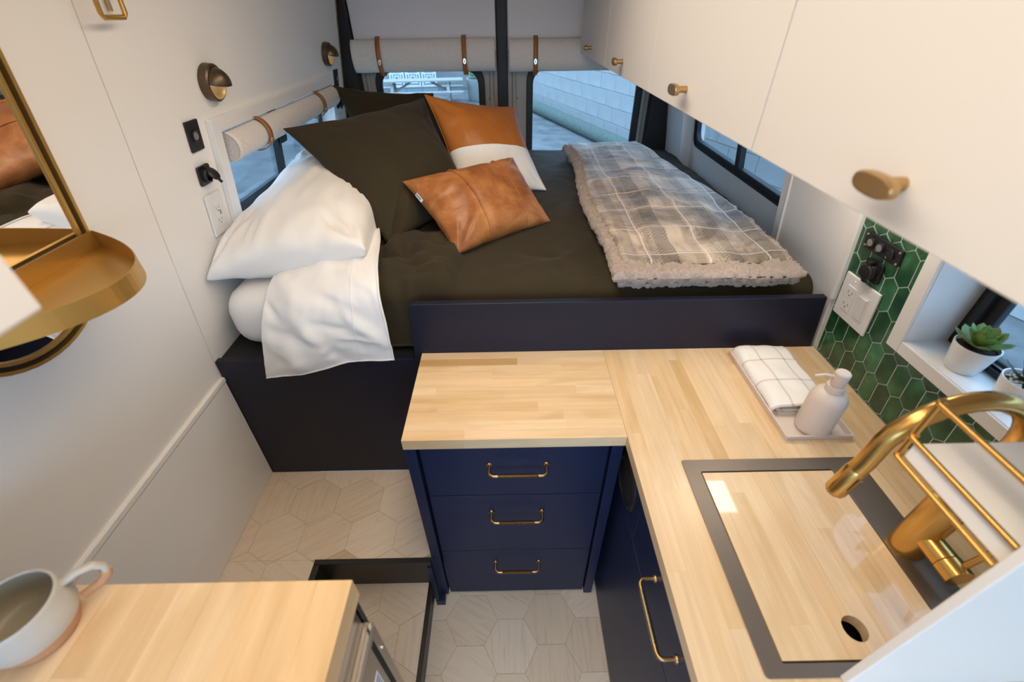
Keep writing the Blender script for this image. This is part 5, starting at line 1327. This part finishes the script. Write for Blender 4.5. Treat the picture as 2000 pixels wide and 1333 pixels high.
# picnic table
def picnic(x, y, rz, s, label):
    t = thing('picnic_table', label, 'table', (x, y, GZ))
    m = Matrix.Translation((x, y, GZ)) @ Matrix.Rotation(rz, 4, 'Z') @ Matrix.Diagonal((s * 1.3, s, s, 1))
    for k in range(5): fin(B(m).box(-1.15, 1.15, -0.36 + k * .145, -0.225 + k * .145, 0.72, 0.76), 'tabletop_plank', 'timber', t)
    for sy in (-1, 1):
        for k in range(2): fin(B(m).box(-1.15, 1.15, sy * .74 - .13 + k * .135, sy * .74 - .005 + k * .135, 0.42, 0.46), 'bench_plank', 'timber', t)
    for sx in (-0.75, 0.75):
        for sy in (-1, 1):
            fin(B(m).tube([(sx, sy * .22, 0.72), (sx, sy * .62, 0.0)], 0.055, 4), 'leg', 'timber', t)
        fin(B(m).box(sx - .02, sx + .02, -0.86, 0.86, 0.36, 0.42), 'bench_beam', 'timber', t); fin(B(m).box(sx - .02, sx + .02, -0.36, 0.36, 0.66, 0.72), 'top_beam', 'timber', t)
        fin(B(m).tube([(sx, 0, 0.38), (sx * .35, 0, 0.70)], 0.035, 4), 'brace', 'timber', t)
picnic(-2.62, 15.3, math.radians(5), 0.86, 'weathered wooden picnic table seen through the left rear window')
# patterned screens behind
for k in range(3):
    x = -3.82 + k * 0.56; t = thing('patterned_screen', ('leftmost', 'middle', 'rightmost')[k] + ' of three white patterned panels behind the picnic table', 'screen', (x, 17.6, GZ), 'patterned panels in the yard')
    bx('panel', 'screend', t, x - .27, x + .27, 17.6, 17.63, GZ, GZ + 1.9)
    b = B()
    for (w0, w1) in ((0.25, 0.21), (0.155, 0.125), (0.085, 0.055)):
        for zc_ in (0.45, 0.95, 1.45): b.M = Matrix(((1, 0, 0, x), (0, 0, -1, 17.599), (0, 1, 0, GZ + zc_), (0, 0, 0, 1))); b.ring(rrect(-w0, w0, -w0, w0, .004, 1), rrect(-w1, w1, -w1, w1, .004, 1), (0, 0.01))
    for zz in range(8):
        for sx in (-1, 1):
            b.M = Matrix(((1, 0, 0, x + sx * .18), (0, 0, -1, 17.599), (0, 1, 0, GZ + .2 + zz * .2), (0, 0, 0, 1))); b.prism([(-.03, 0), (0, -.04), (.03, 0), (0, .04)], (0, .01))
    fin(b, 'lattice', 'screenw', t)
bk = struct(bx('wall_backdrop', 'concrete', None, -14, -0.75, 18.9, 19.1, GZ, GZ + 3.0), 'pale building wall at the far end of the yard')
pl = thing('concrete_planter', 'round grey concrete planter with a leafy shrub in the yard', 'planter', (-0.80, 15.75, GZ))
fin(B().lathe([(0, 0), (0.36, 0), (0.42, 0.1), (0.46, 0.62), (0.40, 0.62), (0.38, 0.5), (0, 0.5)], 28, (-0.80, 15.75, GZ)), 'tub', 'concrete', pl)
b = B()
for k in range(260):
    a = random.uniform(0, 6.28); r_ = 0.34 * random.random() ** .5; c0 = Vector((-0.80 + r_ * math.cos(a), 15.75 + r_ * math.sin(a), GZ + .62 + random.random() * .5)); dd = Vector((random.uniform(-1, 1), random.uniform(-1, 1), random.uniform(.1, 1))).normalized(); s1 = dd.orthogonal().normalized()
    b.poly([c0, c0 + dd * .06 + s1 * .03, c0 + dd * .14, c0 + dd * .06 - s1 * .03])
o = fin(b, 'foliage', 'leafout', pl); o['kind'] = 'stuff'
# pale building on the left side
lbd = struct(bx('wall_neighbour', 'concrete', None, -6.3, -6.0, -8, 14, GZ, GZ + 4.0), 'pale smooth building wall left of the van')
